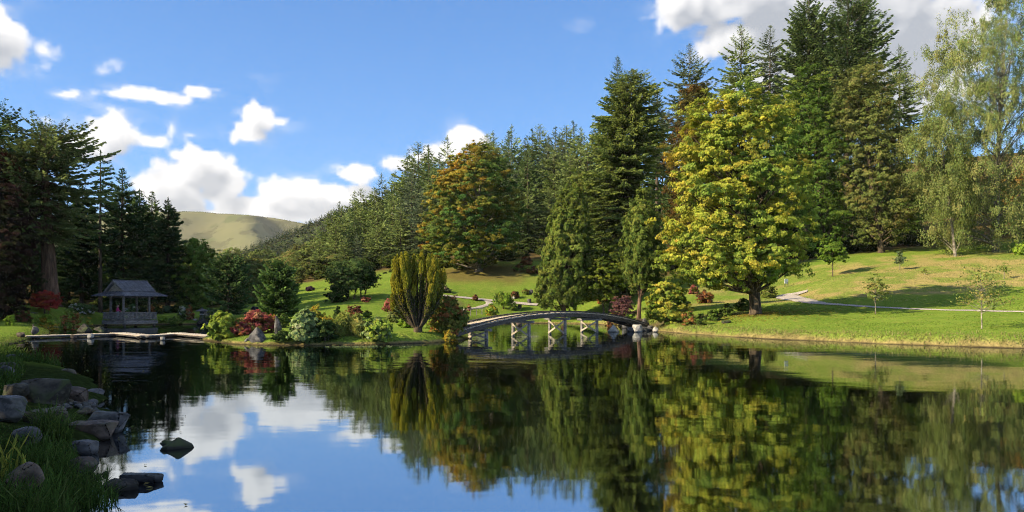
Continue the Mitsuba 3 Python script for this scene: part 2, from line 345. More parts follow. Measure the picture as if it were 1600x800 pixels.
def ribbon(line, width, lift=.03):
    p = np.asarray(line, float); s = np.r_[0, np.cumsum(np.linalg.norm(np.diff(p, axis=0), axis=1))]
    from scipy.interpolate import PchipInterpolator as PI
    q = np.linspace(0, s[-1], int(s[-1] / .5) + 2); xy = np.stack([PI(s, p[:, 0])(q), PI(s, p[:, 1])(q)], -1)
    w = np.interp(q, s, np.broadcast_to(width, (len(p),))); t = unit(np.gradient(xy, axis=0)); nrm = np.stack([-t[:, 1], t[:, 0]], -1)
    k = np.linspace(-.5, .5, 9); P = xy[:, None] + nrm[:, None] * (k[None, :, None] * (w * (1 + .08 * np.sin(q * 2.1)))[:, None, None])
    crown = lift * (1 - (2 * np.abs(k)) ** 4) - .02 * (np.abs(k) > .49)
    Z = ground_z(P[..., 0], P[..., 1]); Z = .6 * Z + .4 * Z.mean(1, keepdims=True) + crown[None] + .03
    V = np.concatenate([P, Z[..., None]], -1).reshape(-1, 3); m = 9
    a, b = np.meshgrid(np.arange(len(q) - 1), np.arange(m - 1), indexing='ij')
    return V, np.stack([a * m + b, (a + 1) * m + b, (a + 1) * m + b + 1, a * m + b + 1], -1).reshape(-1, 4)


for nm, pts, w, lab in [('path', [(1640, 488), (1500, 485), (1400, 482), (1330, 478), (1275, 473), (1240, 466), (1237, 461), (1262, 455)], [1.0, 1.0, 1.1, 1.3, 2.0, 3.0, 3.2, 2.2], 'pale gravel path winding across the right hand lawn'),
                        ('garden_path', [(690, 462), (735, 466), (775, 471), (805, 474), (842, 476)], [1.6, 1.6, 1.8, 2, 2], 'pale gravel path crossing the lawn behind the bridge'),
                        ('garden_walk', [(700, 488), (730, 484), (752, 480), (765, 474), (760, 470)], 1.0, 'narrow curved walk leading from the bridge to the gravel path')]:
    P = [to_ground(u, v)[:2] for u, v in pts]
    add(nm, ribbon(P, w), 'path_mat', smooth=True); labels[nm] = {'label': lab, 'category': 'path', 'kind': 'structure'}

# the valley's air
scene['air'] = {'type': 'homogeneous', 'albedo': {'type': 'rgb', 'value': [.95, .95, .95]}, 'sigma_t': .00005}
scene['haze'] = {'type': 'cube', 'to_world': T().translate([0, 2000, 208]).scale([6600, 5600, 212]), 'bsdf': {'type': 'null'}, 'interior': {'type': 'ref', 'id': 'air'}}
labels['haze'] = {'label': 'thin bluish air that softens the far hill', 'category': 'haze', 'kind': 'stuff'}
scene['camera']['medium'] = {'type': 'ref', 'id': 'air'}

# ------------------------------------------------------------------ foliage
class Leaves:
    """Rhombic leaves and sprays: centre, half length vector, half width vector, colour."""
    def __init__(self): self.c, self.t, self.b, self.col = [], [], [], []

    def add(self, c, t, b, col):
        self.c.append(c); self.t.append(t); self.b.append(b); self.col.append(np.broadcast_to(col, c.shape))

    def entry(self, bsdf='leaf_mat', origin=None):
        c, t, b, col = (np.vstack(x).astype(np.float32) for x in (self.c, self.t, self.b, self.col)); col = col * np.array([1.13, 1.24, 1.24], np.float32)
        if origin is not None: c = c - np.asarray(origin, np.float32)
        n = np.cross(t, b); n = unit(n) * np.linalg.norm(b, axis=1, keepdims=True) * .35
        V = np.stack([c - t, c + b + n, c + t, c - b + n], 1).reshape(-1, 3)
        k = np.arange(len(c))[:, None] * 4
        Fc = np.vstack([k + [0, 1, 2], k + [0, 2, 3]])
        return mikit.ply((V, Fc), bsdf, smooth=False, color=np.repeat(np.clip(col, 0.004, .6), 4, 0))


def rnd_dir(g, n): return unit(g.normal(size=(n, 3)))


def pick(g, pal, n, noise=.16):
    cols = np.array([p[:3] for p in pal]); w = np.array([p[3] for p in pal], float)
    return cols[g.choice(len(pal), n, p=w / w.sum())] * (1 + noise * g.normal(size=(n, 1)))


class Profile:
    """A crown's axis and radius by height."""
    def __init__(self, z, r, cx=None, cy=None, squash=1.0):
        o = np.argsort(z); self.z = np.asarray(z, float)[o]; self.r = np.asarray(r, float)[o]
        self.cx = np.zeros(len(o)) if cx is None else np.asarray(cx, float)[o]; self.cy = np.zeros(len(o)) if cy is None else np.asarray(cy, float)[o]; self.squash = squash

    @staticmethod
    def seen(rows, D, squash=1.0):
        """From the tree's outline in the photograph (v, left u, right u), at the tree's distance D."""
        s = D / F_PX
        return Profile([EYE + (HORIZON - v) * s for v, a, b in rows], [max(b - a, 1) / 2 * s for v, a, b in rows], [((a + b) / 2 - CX) * s for v, a, b in rows], [D] * len(rows), squash)

    def at(self, z): return np.interp(z, self.z, self.r), np.interp(z, self.z, self.cx), np.interp(z, self.z, self.cy)


def crown_clumps(g, pr, n, inner=.25, lump=.5, seed=0, flat=1.0):
    zz = np.linspace(pr.z[0], pr.z[-1], 200); rr = pr.at(zz)[0]
    w = rr ** 1.3 + .02 * rr.max(); z = g.choice(zz, n, p=w / w.sum()) + g.normal(size=n) * (zz[1] - zz[0])
    z = np.clip(z, pr.z[0], pr.z[-1]); az = g.uniform(0, 2 * np.pi, n); r, cx, cy = pr.at(z)
    rho = np.sqrt(g.uniform(inner ** 2, 1, n))
    H = pr.z[-1] - pr.z[0]
    lob = 1 + lump * (meshkit.fbm(np.stack([np.cos(az) * 1.6, np.sin(az) * 1.6, (z - pr.z[0]) / H * 4.5], -1) + seed, 3, seed % 97) - .56)
    R = r * rho * np.clip(lob, .35, 1.2)
    return np.stack([cx + R * np.cos(az), cy + R * np.sin(az) * pr.squash, z], -1), rho


def limb(g, a, b, r0, r1, sag=.12, n=6, sides=5):
    t = np.linspace(0, 1, n)[:, None]; L = np.linalg.norm(b - a)
    mid = (a + b) / 2 + np.array([0, 0, -sag * L]) + g.normal(size=3) * .05 * L
    p = (1 - t) ** 2 * a + 2 * t * (1 - t) * mid + t ** 2 * b
    return tube(p, r0 + (r1 - r0) * t[:, 0] ** .8, sides, cap=False)


def trunk_line(g, base, top, r, wob=.02, n=9, flare=1.5, lean=None):
    t = np.linspace(0, 1, n); H = np.linalg.norm(top - base)
    p = base + (top - base) * t[:, None] + np.cumsum(g.normal(size=(n, 3)) * [1, 1, 0] * wob * H / 3, 0) * t[:, None]
    rad = r * ((1 - t) ** .8 * .94 + .06); rad[0] *= flare; p[0, 2] -= .35
    # one more ring just above the root flare
    p = np.insert(p, 1, p[0] + (p[1] - p[0]) * .22, 0); rad = np.insert(rad, 1, r * 1.08)
    return p, rad


def broadleaf(g, base, prof, seed, n_clump=260, per=150, leaf=.16, clump=.9, pal=((.06, .10, .015, 1),), flat=.55, droop=.0, trunk_r=.35, limbs=40, inner=.3, lump=.5, up=.6, outb=.6, long=1.35, fork=.32, fmin=.12, hue=None, fill=.0, stems=1, spread=.5, bare=0.0):
    """A broad-leaved tree or bush: (trunk and limbs, leaves)."""
    C, rho = crown_clumps(g, prof, n_clump, inner, lump, seed)
    H = prof.z[-1] - base[2]; L = Leaves()
    rad = clump * g.uniform(.6, 1.3, n_clump)
    ccol = pick(g, pal, n_clump, .10)
    if hue is not None: ccol = hue(g, C, ccol, prof)
    # twigs within a clump: leaves sit in sub-sprays, dense at the clump's top and rim, so its underside stays open
    k = 7
    sub = np.repeat(C, k, 0) + g.normal(size=(n_clump * k, 3)) * np.repeat(rad, k)[:, None] * [.62, .62, .62 * flat]
    m = max(2, per // k); N = n_clump * k * m
    P = np.repeat(sub, m, 0) + rnd_dir(g, N) * (g.uniform(0, 1, (N, 1)) ** .5) * np.repeat(rad, k * m)[:, None] * [.42, .42, .42 * flat]
    if droop: P[:, 2] -= droop * g.uniform(0, 1, N) ** 1.5 * np.repeat(rad, k * m)
    r, cx, cy = prof.at(P[:, 2])
    out = unit(np.stack([P[:, 0] - cx, P[:, 1] - cy, .5 * (P[:, 2] - prof.z.mean())], -1))
    oc = unit(P - np.repeat(C, k * m, 0))
    nrm = unit(.5 * up * np.array([0, 0, 1.0]) + outb * out + .5 * oc + .55 * rnd_dir(g, N))
    t = np.cross(nrm, rnd_dir(g, N)); t = unit(t) if not droop else unit(t + np.array([0, 0, -1.2]))
    b = unit(np.cross(nrm, t)); s = leaf * g.uniform(.65, 1.3, (N, 1))
    col = np.repeat(ccol, k * m, 0) * (1 + .17 * g.normal(size=(N, 1))) * (1 + .06 * g.normal(size=(N, 3)))
    L.add(P, t * s * long / 2 * 1.2, b * s / 2, col)
    W = []
    if trunk_r:
        top = np.array([*(prof.at(base[2] + .85 * H)[k] for k in (1, 2)), base[2] + .85 * H])
        for q in range(stems):
            a = base + (np.array([math.cos(q * 2.4), math.sin(q * 2.4), 0]) * spread * .25 if stems > 1 else 0)
            tt = top + (np.array([math.cos(q * 2.4), math.sin(q * 2.4), -.1 * H]) * spread * [1, 1, 1] if stems > 1 else 0)
            p, rr = trunk_line(g, a, tt, trunk_r * (1 if stems == 1 else .7), .025); W.append(tube(p, rr, 10))
            for c in C[g.permutation(n_clump)[:limbs // stems]]:
                f = np.clip(fork + (c[2] - base[2]) / H * .62 - .12 * g.uniform(), fork * .8, .92); f = min(f, max((c[2] - base[2]) / H - .02, fmin))
                o = np.array([np.interp(f, np.linspace(0, 1, len(p)), p[:, i]) for i in range(3)])
                w = trunk_r * (.12 + .36 * (1 - f)) * (.6 if stems > 1 else 1)
                W.append(limb(g, o, c, w, w * .15, .06 * (1 if not droop else -1)))
    return (merge(W) if W else None), L


DENSE = 1.35


def conifer(g, base, prof, dz=.55, nb=7, twigs=34, tw=.55, pal=((.02, .04, .012, 1),), low=-22, high=38, trunk_r=.3, tipup=.10, tip=1.35, ragged=.25, drop=.15, branches=.3, width=.26, hang=.0, gap=.0, side=.95):
    """A conifer: whorls of boughs, each bough a flat spray of twigs. Returns (trunk and boughs, twigs)."""
    z0, z1 = prof.z[0], prof.z[-1]; lv = np.arange(z0, z1 - .15, dz); L = Leaves()
    B = [(z + g.uniform(-.5, .5) * dz, g.uniform(0, 2 * np.pi)) for z in lv for _ in range(nb)]
    z, az = np.array(B).T; z = np.clip(z, z0, z1 - .05); r, cx, cy = prof.at(z); f = (z - z0) / (z1 - z0)
    keep = g.uniform(size=len(z)) > gap; r = r * 1.12; z, az, r, cx, cy, f = (a[keep] for a in (z, az, r, cx, cy, f))
    lob = 1 + .45 * (meshkit.fbm(np.stack([np.cos(az) * 1.5, np.sin(az) * 1.5, z * .35], -1), 2, 7) - .5)
    Lb = np.maximum(r * (1 + ragged * g.uniform(-.8, .6, len(z))) * lob, .12); el = np.radians(low + (high - low) * f ** 1.3 + g.normal(size=len(z)) * 6)
    hd = np.stack([np.cos(az), np.sin(az), 0 * az], -1)
    sd = np.stack([-np.sin(az), np.cos(az), 0 * az], -1)
    org = np.stack([cx, cy, z], -1)

    def at(i, s):
        return org[i] + hd[i] * (np.cos(el[i]) * Lb[i] * s)[:, None] + np.array([0, 0, 1.0]) * (Lb[i] * (np.sin(el[i]) * s - drop * s * (1 - s) + tipup * s ** 3))[:, None]
    width = width * 1.35; cnt = np.maximum(4, (DENSE * twigs * np.clip(Lb / Lb.max(), .12, 1)).astype(int)); I = np.repeat(np.arange(len(z)), cnt); N = len(I)
    s = g.uniform(.08, 1, N) ** .72; sg = np.where(g.uniform(size=N) < .5, -1.0, 1.0)
    tl = tw * (1.25 - .65 * s) * g.uniform(.6, 1.25, N) * np.clip(Lb[I] / Lb.max() * 1.6, .35, 1)
    d = unit(hd[I] * (.75 + .5 * s)[:, None] + sd[I] * (sg * side * (1.1 - .6 * s))[:, None] + rnd_dir(g, N) * .32 + np.array([0, 0, -.12 - hang]))
    P = at(I, s) + sd[I] * (sg * g.uniform(0, .16, N) * Lb[I] * (1.15 - s))[:, None]
    b = unit(np.cross(d, unit(np.array([0, 0, .8]) + .35 * hd[I] + .95 * rnd_dir(g, N))))
    col = np.repeat(pick(g, pal, len(z), .13), cnt, 0) * (1 + .15 * g.normal(size=(N, 1))) * (1 + (tip - 1) * (s ** 3))[:, None]
    L.add(P + d * (tl / 2)[:, None], d * (tl / 2)[:, None], b * (tl * width / 2)[:, None], col)
    k = 24; L.add(np.stack([np.full(k, prof.at(z1)[1]), np.full(k, prof.at(z1)[2]), z1 - g.uniform(0, 1.4, k) * tw * 2], -1), unit(rnd_dir(g, k) * [.5, .5, .3] + [0, 0, .9]) * tw * .45, rnd_dir(g, k) * tw * .08, pick(g, pal, k))
    top = np.array([prof.at(z1)[1], prof.at(z1)[2], z1 - .3]); p, rr = trunk_line(g, np.asarray(base, float), top, trunk_r, .006)
    W = [tube(p, rr, 9)]
    for i_ in np.nonzero(g.uniform(size=len(z)) < branches)[0]:
        q = at(np.full(5, i_), np.linspace(0, .8, 5)); w = .012 + .016 * Lb[i_]; W.append(tube(q, np.linspace(w, w * .25, 5), 4, cap=False))
    return merge(W), L


def put_tree(name, label, cat, wood, leaves, bsdf='leaf_mat', bark='bark_mat', group=None, crown='crown', stem='trunk'):
    k = thing(name, label, cat, group)
    if wood is not None: scene[k + '__' + stem] = mikit.ply(wood, bark, smooth=True)
    scene[k + '__' + crown] = leaves.entry(bsdf)
    return k


def G(seed): return np.random.default_rng(seed)


# palettes (reflectance of the leaves themselves, weight)
PAL_MAPLE = ((.30, .28, .045, 4), (.25, .26, .045, 3.5), (.175, .205, .040, 3), (.35, .29, .05, 2), (.37, .27, .05, .4))
PAL_BEECH = ((.22, .125, .022, 3), (.175, .12, .022, 3), (.115, .115, .024, 4), (.085, .10, .024, 3), (.24, .155, .025, 1.5))
PAL_YEW = ((.21, .19, .022, 4), (.16, .16, .022, 3), (.27, .225, .026, 2))
PAL_GREEN = ((.060, .098, .018, 3), (.080, .118, .022, 3), (.048, .080, .016, 2), (.11, .135, .024, 1))
PAL_OLIVE = ((.098, .108, .034, 3), (.082, .098, .028, 3), (.125, .125, .040, 2), (.125, .105, .036, 1))
PAL_BIRCH = ((.145, .165, .058, 3), (.175, .185, .068, 3), (.115, .140, .046, 2), (.21, .20, .075, 1))
PAL_SPRUCE = ((.038, .052, .018, 3), (.048, .062, .022, 3), (.030, .044, .016, 2))
PAL_LARCH = ((.072, .088, .028, 3), (.088, .100, .034, 3), (.058, .074, .026, 2))
PAL_BLUE = ((.060, .072, .040, 3), (.072, .084, .046, 2), (.048, .060, .034, 2))
PAL_DARK = ((.020, .034, .012, 3), (.028, .044, .015, 3), (.016, .028, .010, 2))
PAL_CYP = ((.085, .105, .022, 3), (.105, .122, .026, 3), (.066, .088, .020, 2), (.13, .135, .032, 1))
PAL_FARWOOD = ((.085, .105, .030, 3), (.105, .115, .034, 3), (.125, .125, .036, 2), (.14, .115, .042, 1.2), (.17, .155, .03, .5))
PAL_PURPLE = ((.060, .018, .022, 3), (.085, .022, .026, 3), (.11, .030, .030, 1))
PAL_RED = ((.24, .030, .026, 3), (.19, .026, .028, 3), (.28, .065, .03, 2), (.15, .045, .022, 1))



def gain(p, k): return tuple((a * k, b * k, c * k, w) for a, b, c, w in p)


PAL_MAPLE, PAL_BEECH, PAL_YEW, PAL_BIRCH = gain(PAL_MAPLE, 1.12), gain(PAL_BEECH, 1.45), gain(PAL_YEW, 1.05), gain(PAL_BIRCH, 1.25)
PAL_GREEN, PAL_OLIVE, PAL_FARWOOD, PAL_CYP = gain(PAL_GREEN, 1.5), gain(PAL_OLIVE, 1.45), gain(PAL_FARWOOD, 2.1), gain(PAL_CYP, 1.6)
PAL_SPRUCE, PAL_LARCH, PAL_BLUE, PAL_DARK = gain(PAL_SPRUCE, 2.3), gain(PAL_LARCH, 2.4), gain(PAL_BLUE, 2.1), gain(PAL_DARK, 2.3)


def hero_leaf(name, label, u, v, D, rows, seed, pal, bark='bark_mat', squash=1.0, cat='tree', **k):
    X = (u - CX) / F_PX * D; base = np.array([X, D, ground_z(X, D)])
    w, l = broadleaf(G(seed), base, Profile.seen(rows, D, squash), seed, pal=pal, **k)
    return put_tree(name, label, cat, w, l, 'leaf_mat', bark)


def hero_conifer(name, label, u, v, D, rows, seed, pal, bark='bark_mat', cat='tree', **k):
    X = (u - CX) / F_PX * D; base = np.array([X, D, ground_z(X, D)])
    w, l = conifer(G(seed), base, Profile.seen(rows, D), pal=pal, **k)
    return put_tree(name, label, cat, w, l, 'needle_mat', bark)


# --- the big yellowing maple on the right hand lawn: more yellow and orange out on the sunny, exposed shoots
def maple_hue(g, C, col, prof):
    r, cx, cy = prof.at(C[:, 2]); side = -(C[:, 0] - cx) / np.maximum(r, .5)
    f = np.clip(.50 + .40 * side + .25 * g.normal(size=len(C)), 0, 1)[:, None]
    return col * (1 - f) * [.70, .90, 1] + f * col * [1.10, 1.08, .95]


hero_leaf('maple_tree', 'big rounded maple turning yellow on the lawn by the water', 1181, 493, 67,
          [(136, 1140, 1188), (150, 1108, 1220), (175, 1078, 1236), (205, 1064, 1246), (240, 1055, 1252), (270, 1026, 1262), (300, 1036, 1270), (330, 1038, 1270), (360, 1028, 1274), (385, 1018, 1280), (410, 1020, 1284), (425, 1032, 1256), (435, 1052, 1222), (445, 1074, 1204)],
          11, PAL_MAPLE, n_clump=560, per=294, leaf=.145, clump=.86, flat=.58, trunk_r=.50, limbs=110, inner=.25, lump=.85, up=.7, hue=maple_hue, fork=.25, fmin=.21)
hero_leaf('young_maple', 'low yellow maple beside the right end of the bridge', 1042, 505, 68,
          [(442, 1026, 1048), (455, 1012, 1068), (472, 1006, 1076), (490, 1010, 1074), (502, 1024, 1066), (507, 1030, 1056)], 12, PAL_MAPLE + ((.10, .14, .02, 5),), n_clump=110, per=210, leaf=.14, clump=.5, flat=.6, trunk_r=.09, limbs=25, inner=.2, stems=3, spread=.6)
# --- orange beech on the rise behind the lawn
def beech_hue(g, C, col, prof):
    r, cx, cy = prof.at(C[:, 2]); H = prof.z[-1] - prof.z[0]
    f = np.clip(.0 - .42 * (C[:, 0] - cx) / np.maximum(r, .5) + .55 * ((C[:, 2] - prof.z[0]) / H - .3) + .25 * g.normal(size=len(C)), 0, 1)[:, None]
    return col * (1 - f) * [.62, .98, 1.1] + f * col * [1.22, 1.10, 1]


hero_leaf('beech_tree', 'orange and green beech on the rise behind the lawn', 748, 424, 128,
          [(228, 735, 762), (240, 712, 782), (258, 692, 798), (280, 682, 806), (305, 672, 808), (330, 660, 812), (355, 652, 812), (375, 654, 812), (392, 662, 806), (405, 676, 790), (412, 690, 765)],
          13, PAL_BEECH, n_clump=520, per=224, leaf=.21, clump=1.15, flat=.48, trunk_r=.62, limbs=70, inner=.25, lump=.5, up=.8, outb=.5, hue=beech_hue, bark='pale_bark_mat', fork=.22)
# --- trees at the right edge
hero_leaf('birch_tree', 'tall pale green birch at the right edge with grey white trunk', 1556, 390, 104,
          [(-40, 1556, 1590), (-10, 1520, 1618), (20, 1486, 1630), (50, 1474, 1640), (85, 1424, 1650), (120, 1432, 1650), (165, 1452, 1650), (210, 1462, 1650), (260, 1452, 1640), (310, 1448, 1625), (350, 1462, 1610), (376, 1490, 1590)],
          14, PAL_BIRCH, n_clump=480, per=196, leaf=.13, clump=1.05, flat=.75, droop=1.3, trunk_r=.40, limbs=70, inner=.15, lump=.75, bark='pale_bark_mat', long=1.5, fork=.25)
hero_leaf('small_birch', 'slender birch with weeping twigs beside the tall birch', 1493, 395, 102,
          [(150, 1470, 1492), (185, 1432, 1512), (225, 1402, 1520), (265, 1420, 1524), (300, 1432, 1530), (335, 1440, 1526), (360, 1450, 1520), (382, 1472, 1506)],
          15, PAL_BIRCH + ((.11, .13, .035, 4),), n_clump=260, per=168, leaf=.125, clump=.95, flat=.8, droop=1.2, trunk_r=.19, limbs=40, inner=.15, lump=.7, bark='pale_bark_mat', long=1.5)
hero_leaf('oak_tree', 'olive brown oak below the paired dark firs', 1378, 400, 112,
          [(95, 1330, 1360), (120, 1306, 1385), (155, 1296, 1395), (195, 1300, 1415), (240, 1306, 1424), (285, 1312, 1428), (325, 1318, 1436), (355, 1328, 1424), (380, 1345, 1400)],
          16, PAL_OLIVE, n_clump=380, per=168, leaf=.18, clump=1.1, flat=.6, trunk_r=.42, limbs=45, inner=.25, lump=.6)
hero_leaf('lime_tree', 'mid green tree standing behind the right of the yellow maple', 1288, 405, 116,
          [(108, 1255, 1285), (130, 1236, 1306), (170, 1226, 1318), (215, 1218, 1322), (265, 1222, 1322), (310, 1230, 1326), (350, 1240, 1324), (380, 1258, 1310)],
          17, PAL_GREEN, n_clump=340, per=168, leaf=.18, clump=1.1, flat=.55, trunk_r=.40, limbs=45, inner=.25, lump=.55)
hero_leaf('copper_tree', 'brownish tree rising behind the left shoulder of the maple', 1085, 440, 120,
          [(135, 1076, 1100), (155, 1058, 1120), (185, 1045, 1128), (220, 1036, 1130), (260, 1034, 1120), (310, 1036, 1110), (360, 1040, 1100)],
          18, ((.115, .070, .024, 3), (.14, .10, .026, 3), (.095, .085, .025, 3), (.17, .09, .025, 1)), n_clump=240, per=140, leaf=.20, clump=1.1, flat=.55, trunk_r=.35, limbs=30)
hero_leaf('amber_tree', 'small amber leaved tree at the far right edge of the wood', 1592, 330, 128,
          [(258, 1588, 1604), (275, 1574, 1622), (300, 1570, 1630), (325, 1580, 1630)], 19, ((.28, .16, .045, 3), (.22, .15, .04, 3), (.17, .14, .04, 2)), n_clump=80, per=90, leaf=.26, clump=.9, trunk_r=.18, limbs=14, bark='pale_bark_mat')
hero_leaf('bright_bush', 'lime green young tree in the shade under the oak', 1301, 412, 96,
          [(366, 1298, 1306), (380, 1286, 1318), (395, 1280, 1322), (408, 1284, 1318)], 20, ((.14, .20, .03, 3), (.10, .16, .025, 2)), n_clump=46, per=84, leaf=.17, clump=.5, trunk_r=.07, limbs=10)
hero_leaf('acer_green', 'spreading green maple in front of the tall conifer', 947, 468, 97,
          [(385, 930, 960), (400, 915, 980), (420, 908, 985), (440, 905, 985), (455, 912, 978), (466, 930, 965)], 21, ((.13, .155, .022, 3), (.165, .18, .025, 3), (.085, .115, .020, 3)), n_clump=180, per=154, leaf=.15, clump=.7, flat=.45, trunk_r=.18, limbs=30, stems=2, spread=1.2, up=.9)

# --- golden fastigiate yew: steep limbs fanning from the base, each ending in upright plumes
def yew():
    D = 49.5; X = (653 - CX) / F_PX * D; base = np.array([X, D, ground_z(X, D)]); g = G(31); L = Leaves(); W = []; s = D / F_PX
    W.append(tube([base + [0, 0, -.3], base + [0, 0, .35], base + [.02, 0, .9]], [.34, .27, .24], 10))
    tops = []
    for q in range(104):
        az = g.uniform(0, 2 * np.pi); rr = math.sqrt(g.uniform(.02, 1)); low = rr > .55 and g.uniform() < .46
        h = g.uniform(58, 104) if low else 122 - 10 * rr + g.uniform(-34, 9)
        if rr > .3 and meshkit.noise(np.array([math.cos(az) * 2.2, math.sin(az) * 2.2, 4.0]), 7) < .33: continue
        tops.append((rr * math.cos(az) * (44 if not low else 44) * s, rr * math.sin(az) * 38 * s, h * s))
    for tx, ty, tz in tops:
        top = base + [tx, ty, tz]; ln = g.uniform(.7, 1.7) * (tz / 5.1) ** .5
        foot = top - [tx * .06, ty * .06, ln]; m = base + [tx * .72, ty * .72, .42 * tz]
        t = np.linspace(0, 1, 8)[:, None]; p = (1 - t) ** 2 * (base + [tx * .10, ty * .10, .25]) + 2 * t * (1 - t) * m + t ** 2 * foot
        W.append(tube(p, np.linspace(.075, .03, 8), 5, cap=False))
        col = pick(g, PAL_YEW, 1, .14)[0]
        n = 240; f = g.uniform(0, 1, n); a2 = g.uniform(0, 2 * np.pi, n); R = (.02 + .145 * np.sin(np.pi * np.clip(.15 + f * .85, 0, 1)) ** .8) * np.sqrt(g.uniform(.25, 1, n))
        P = foot + (top - foot) * f[:, None] + np.stack([R * np.cos(a2), R * np.sin(a2), 0 * f], -1)
        d = unit(np.stack([np.cos(a2) * .45, np.sin(a2) * .45, np.full(n, 1.0)], -1) + .32 * rnd_dir(g, n)); b = unit(np.cross(d, rnd_dir(g, n)))
        sz = g.uniform(.09, .18, (n, 1)); L.add(P, d * sz * .6, b * sz * .22, col * (1 + .18 * g.normal(size=(n, 1))))
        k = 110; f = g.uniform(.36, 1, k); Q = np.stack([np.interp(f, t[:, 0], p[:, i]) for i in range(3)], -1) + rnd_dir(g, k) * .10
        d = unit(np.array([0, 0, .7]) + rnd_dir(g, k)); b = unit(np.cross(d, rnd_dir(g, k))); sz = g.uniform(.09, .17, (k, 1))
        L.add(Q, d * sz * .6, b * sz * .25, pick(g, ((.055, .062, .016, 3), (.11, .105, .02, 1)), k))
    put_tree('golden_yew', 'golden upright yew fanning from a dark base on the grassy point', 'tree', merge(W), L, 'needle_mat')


yew()

# --- conifers that stand out
hero_conifer('spruce_tree', 'tall broad spruce at the centre right behind the bridge', 972, 470, 104,
             [(108, 988, 992), (122, 962, 1010), (150, 946, 1022), (190, 934, 1030), (240, 925, 1032), (290, 918, 1034), (340, 914, 1034), (390, 916, 1030), (430, 925, 1020)], 41, gain(((.058, .070, .018, 3), (.072, .082, .020, 3), (.045, .058, .016, 2)), 1.8),
             dz=.36, nb=11, twigs=92, tw=.72, width=.32, low=-38, high=12, trunk_r=.55, ragged=.30, hang=.35, tip=1.5)
SPRAY = dict(per=140, leaf=.15, clump=.55, flat=1.35, long=2.3, up=.1, outb=.75, lump=.42, inner=.55)
hero_leaf('cypress_tree', 'dense rounded green cypress column on the lawn behind the bridge', 880, 482, 97,
          [(277, 895, 901), (292, 885, 908), (320, 869, 914), (355, 859, 918), (390, 850, 922), (425, 843, 922), (455, 840, 916), (470, 840, 910), (478, 846, 902)], 42, PAL_CYP, trunk_r=.30, limbs=30, n_clump=480, bark='red_bark_mat', **SPRAY)
hero_leaf('rear_cypress', 'dark cypress tucked close behind the right of the cypress column', 914, 470, 108,
          [(272, 911, 916), (300, 898, 926), (340, 892, 936), (390, 888, 940), (440, 890, 936), (466, 896, 930)], 43, PAL_CYP, trunk_r=.28, limbs=20, n_clump=300, **SPRAY)
hero_leaf('thuja_tree', 'narrow red barked conifer with a bare lower trunk at the bridge end', 998, 506, 77,
          [(297, 1002, 1007), (312, 991, 1016), (340, 979, 1024), (375, 973, 1032), (405, 971, 1036), (428, 976, 1034), (444, 986, 1024)], 44, PAL_CYP + gain(((.06, .085, .02, 4),), 1.5), trunk_r=.24, limbs=60, n_clump=300, bark='red_bark_mat', **{**SPRAY, 'leaf': .12, 'clump': .5, 'inner': .3, 'lump': .6})
FIR = dict(dz=.62, nb=11, twigs=84, tw=.95, width=.34, low=-6, high=40, trunk_r=.6, ragged=.34, tip=1.25, tipup=.18)
hero_conifer('fir_tree', 'left one of the two giant dark firs on the skyline', 1262, 380, 134,
             [(-14, 1260, 1264), (10, 1248, 1276), (45, 1234, 1290), (90, 1226, 1300), (150, 1220, 1308), (230, 1216, 1312)], 45, PAL_SPRUCE, **FIR)
hero_conifer('fir_tree', 'right one of the two giant dark firs with long level branches', 1322, 380, 130,
             [(-30, 1320, 1324), (0, 1304, 1348), (30, 1290, 1362), (70, 1278, 1374), (105, 1272, 1384), (140, 1268, 1388), (190, 1264, 1386)], 46, PAL_SPRUCE, **{**FIR, 'ragged': .42, 'low': -14})
SKY = dict(dz=.72, nb=8, twigs=60, tw=.85, width=.30, low=-18, high=34, trunk_r=.4, ragged=.38, tip=1.3, tipup=.14)
for u, rows, pal, D, lab in [(964, [(88, 963, 966), (110, 955, 975), (140, 948, 984), (200, 940, 992)], PAL_SPRUCE, 150, 'dark spruce tip rising behind the left of the tall broad spruce'),
                             (1026, [(136, 1025, 1028), (160, 1016, 1036), (200, 1010, 1044), (260, 1006, 1050)], PAL_BLUE, 150, 'small blue grey spruce tip right of the tall broad spruce'),
                             (1076, [(68, 1075, 1078), (90, 1062, 1092), (115, 1050, 1104), (150, 1044, 1112), (230, 1038, 1118)], PAL_BLUE, 146, 'blue grey spruce on the skyline above the copper tree'),
                             (1156, [(38, 1155, 1158), (62, 1144, 1170), (90, 1134, 1180), (125, 1126, 1188), (200, 1118, 1196)], PAL_LARCH, 142, 'light green spruce on the skyline directly above the maple'),
                             (1203, [(40, 1202, 1205), (64, 1190, 1216), (95, 1182, 1224), (130, 1176, 1230), (200, 1170, 1236)], PAL_BLUE, 148, 'grey green spruce just left of the giant firs'),
                             (1404, [(70, 1403, 1406), (100, 1390, 1418), (150, 1378, 1432), (220, 1370, 1440)], PAL_SPRUCE, 160, 'dark spruce in the gap between the oak and the birches')]:
    hero_conifer('skyline_spruce', lab, u, 400, D, rows, 50 + u, pal, **SKY)
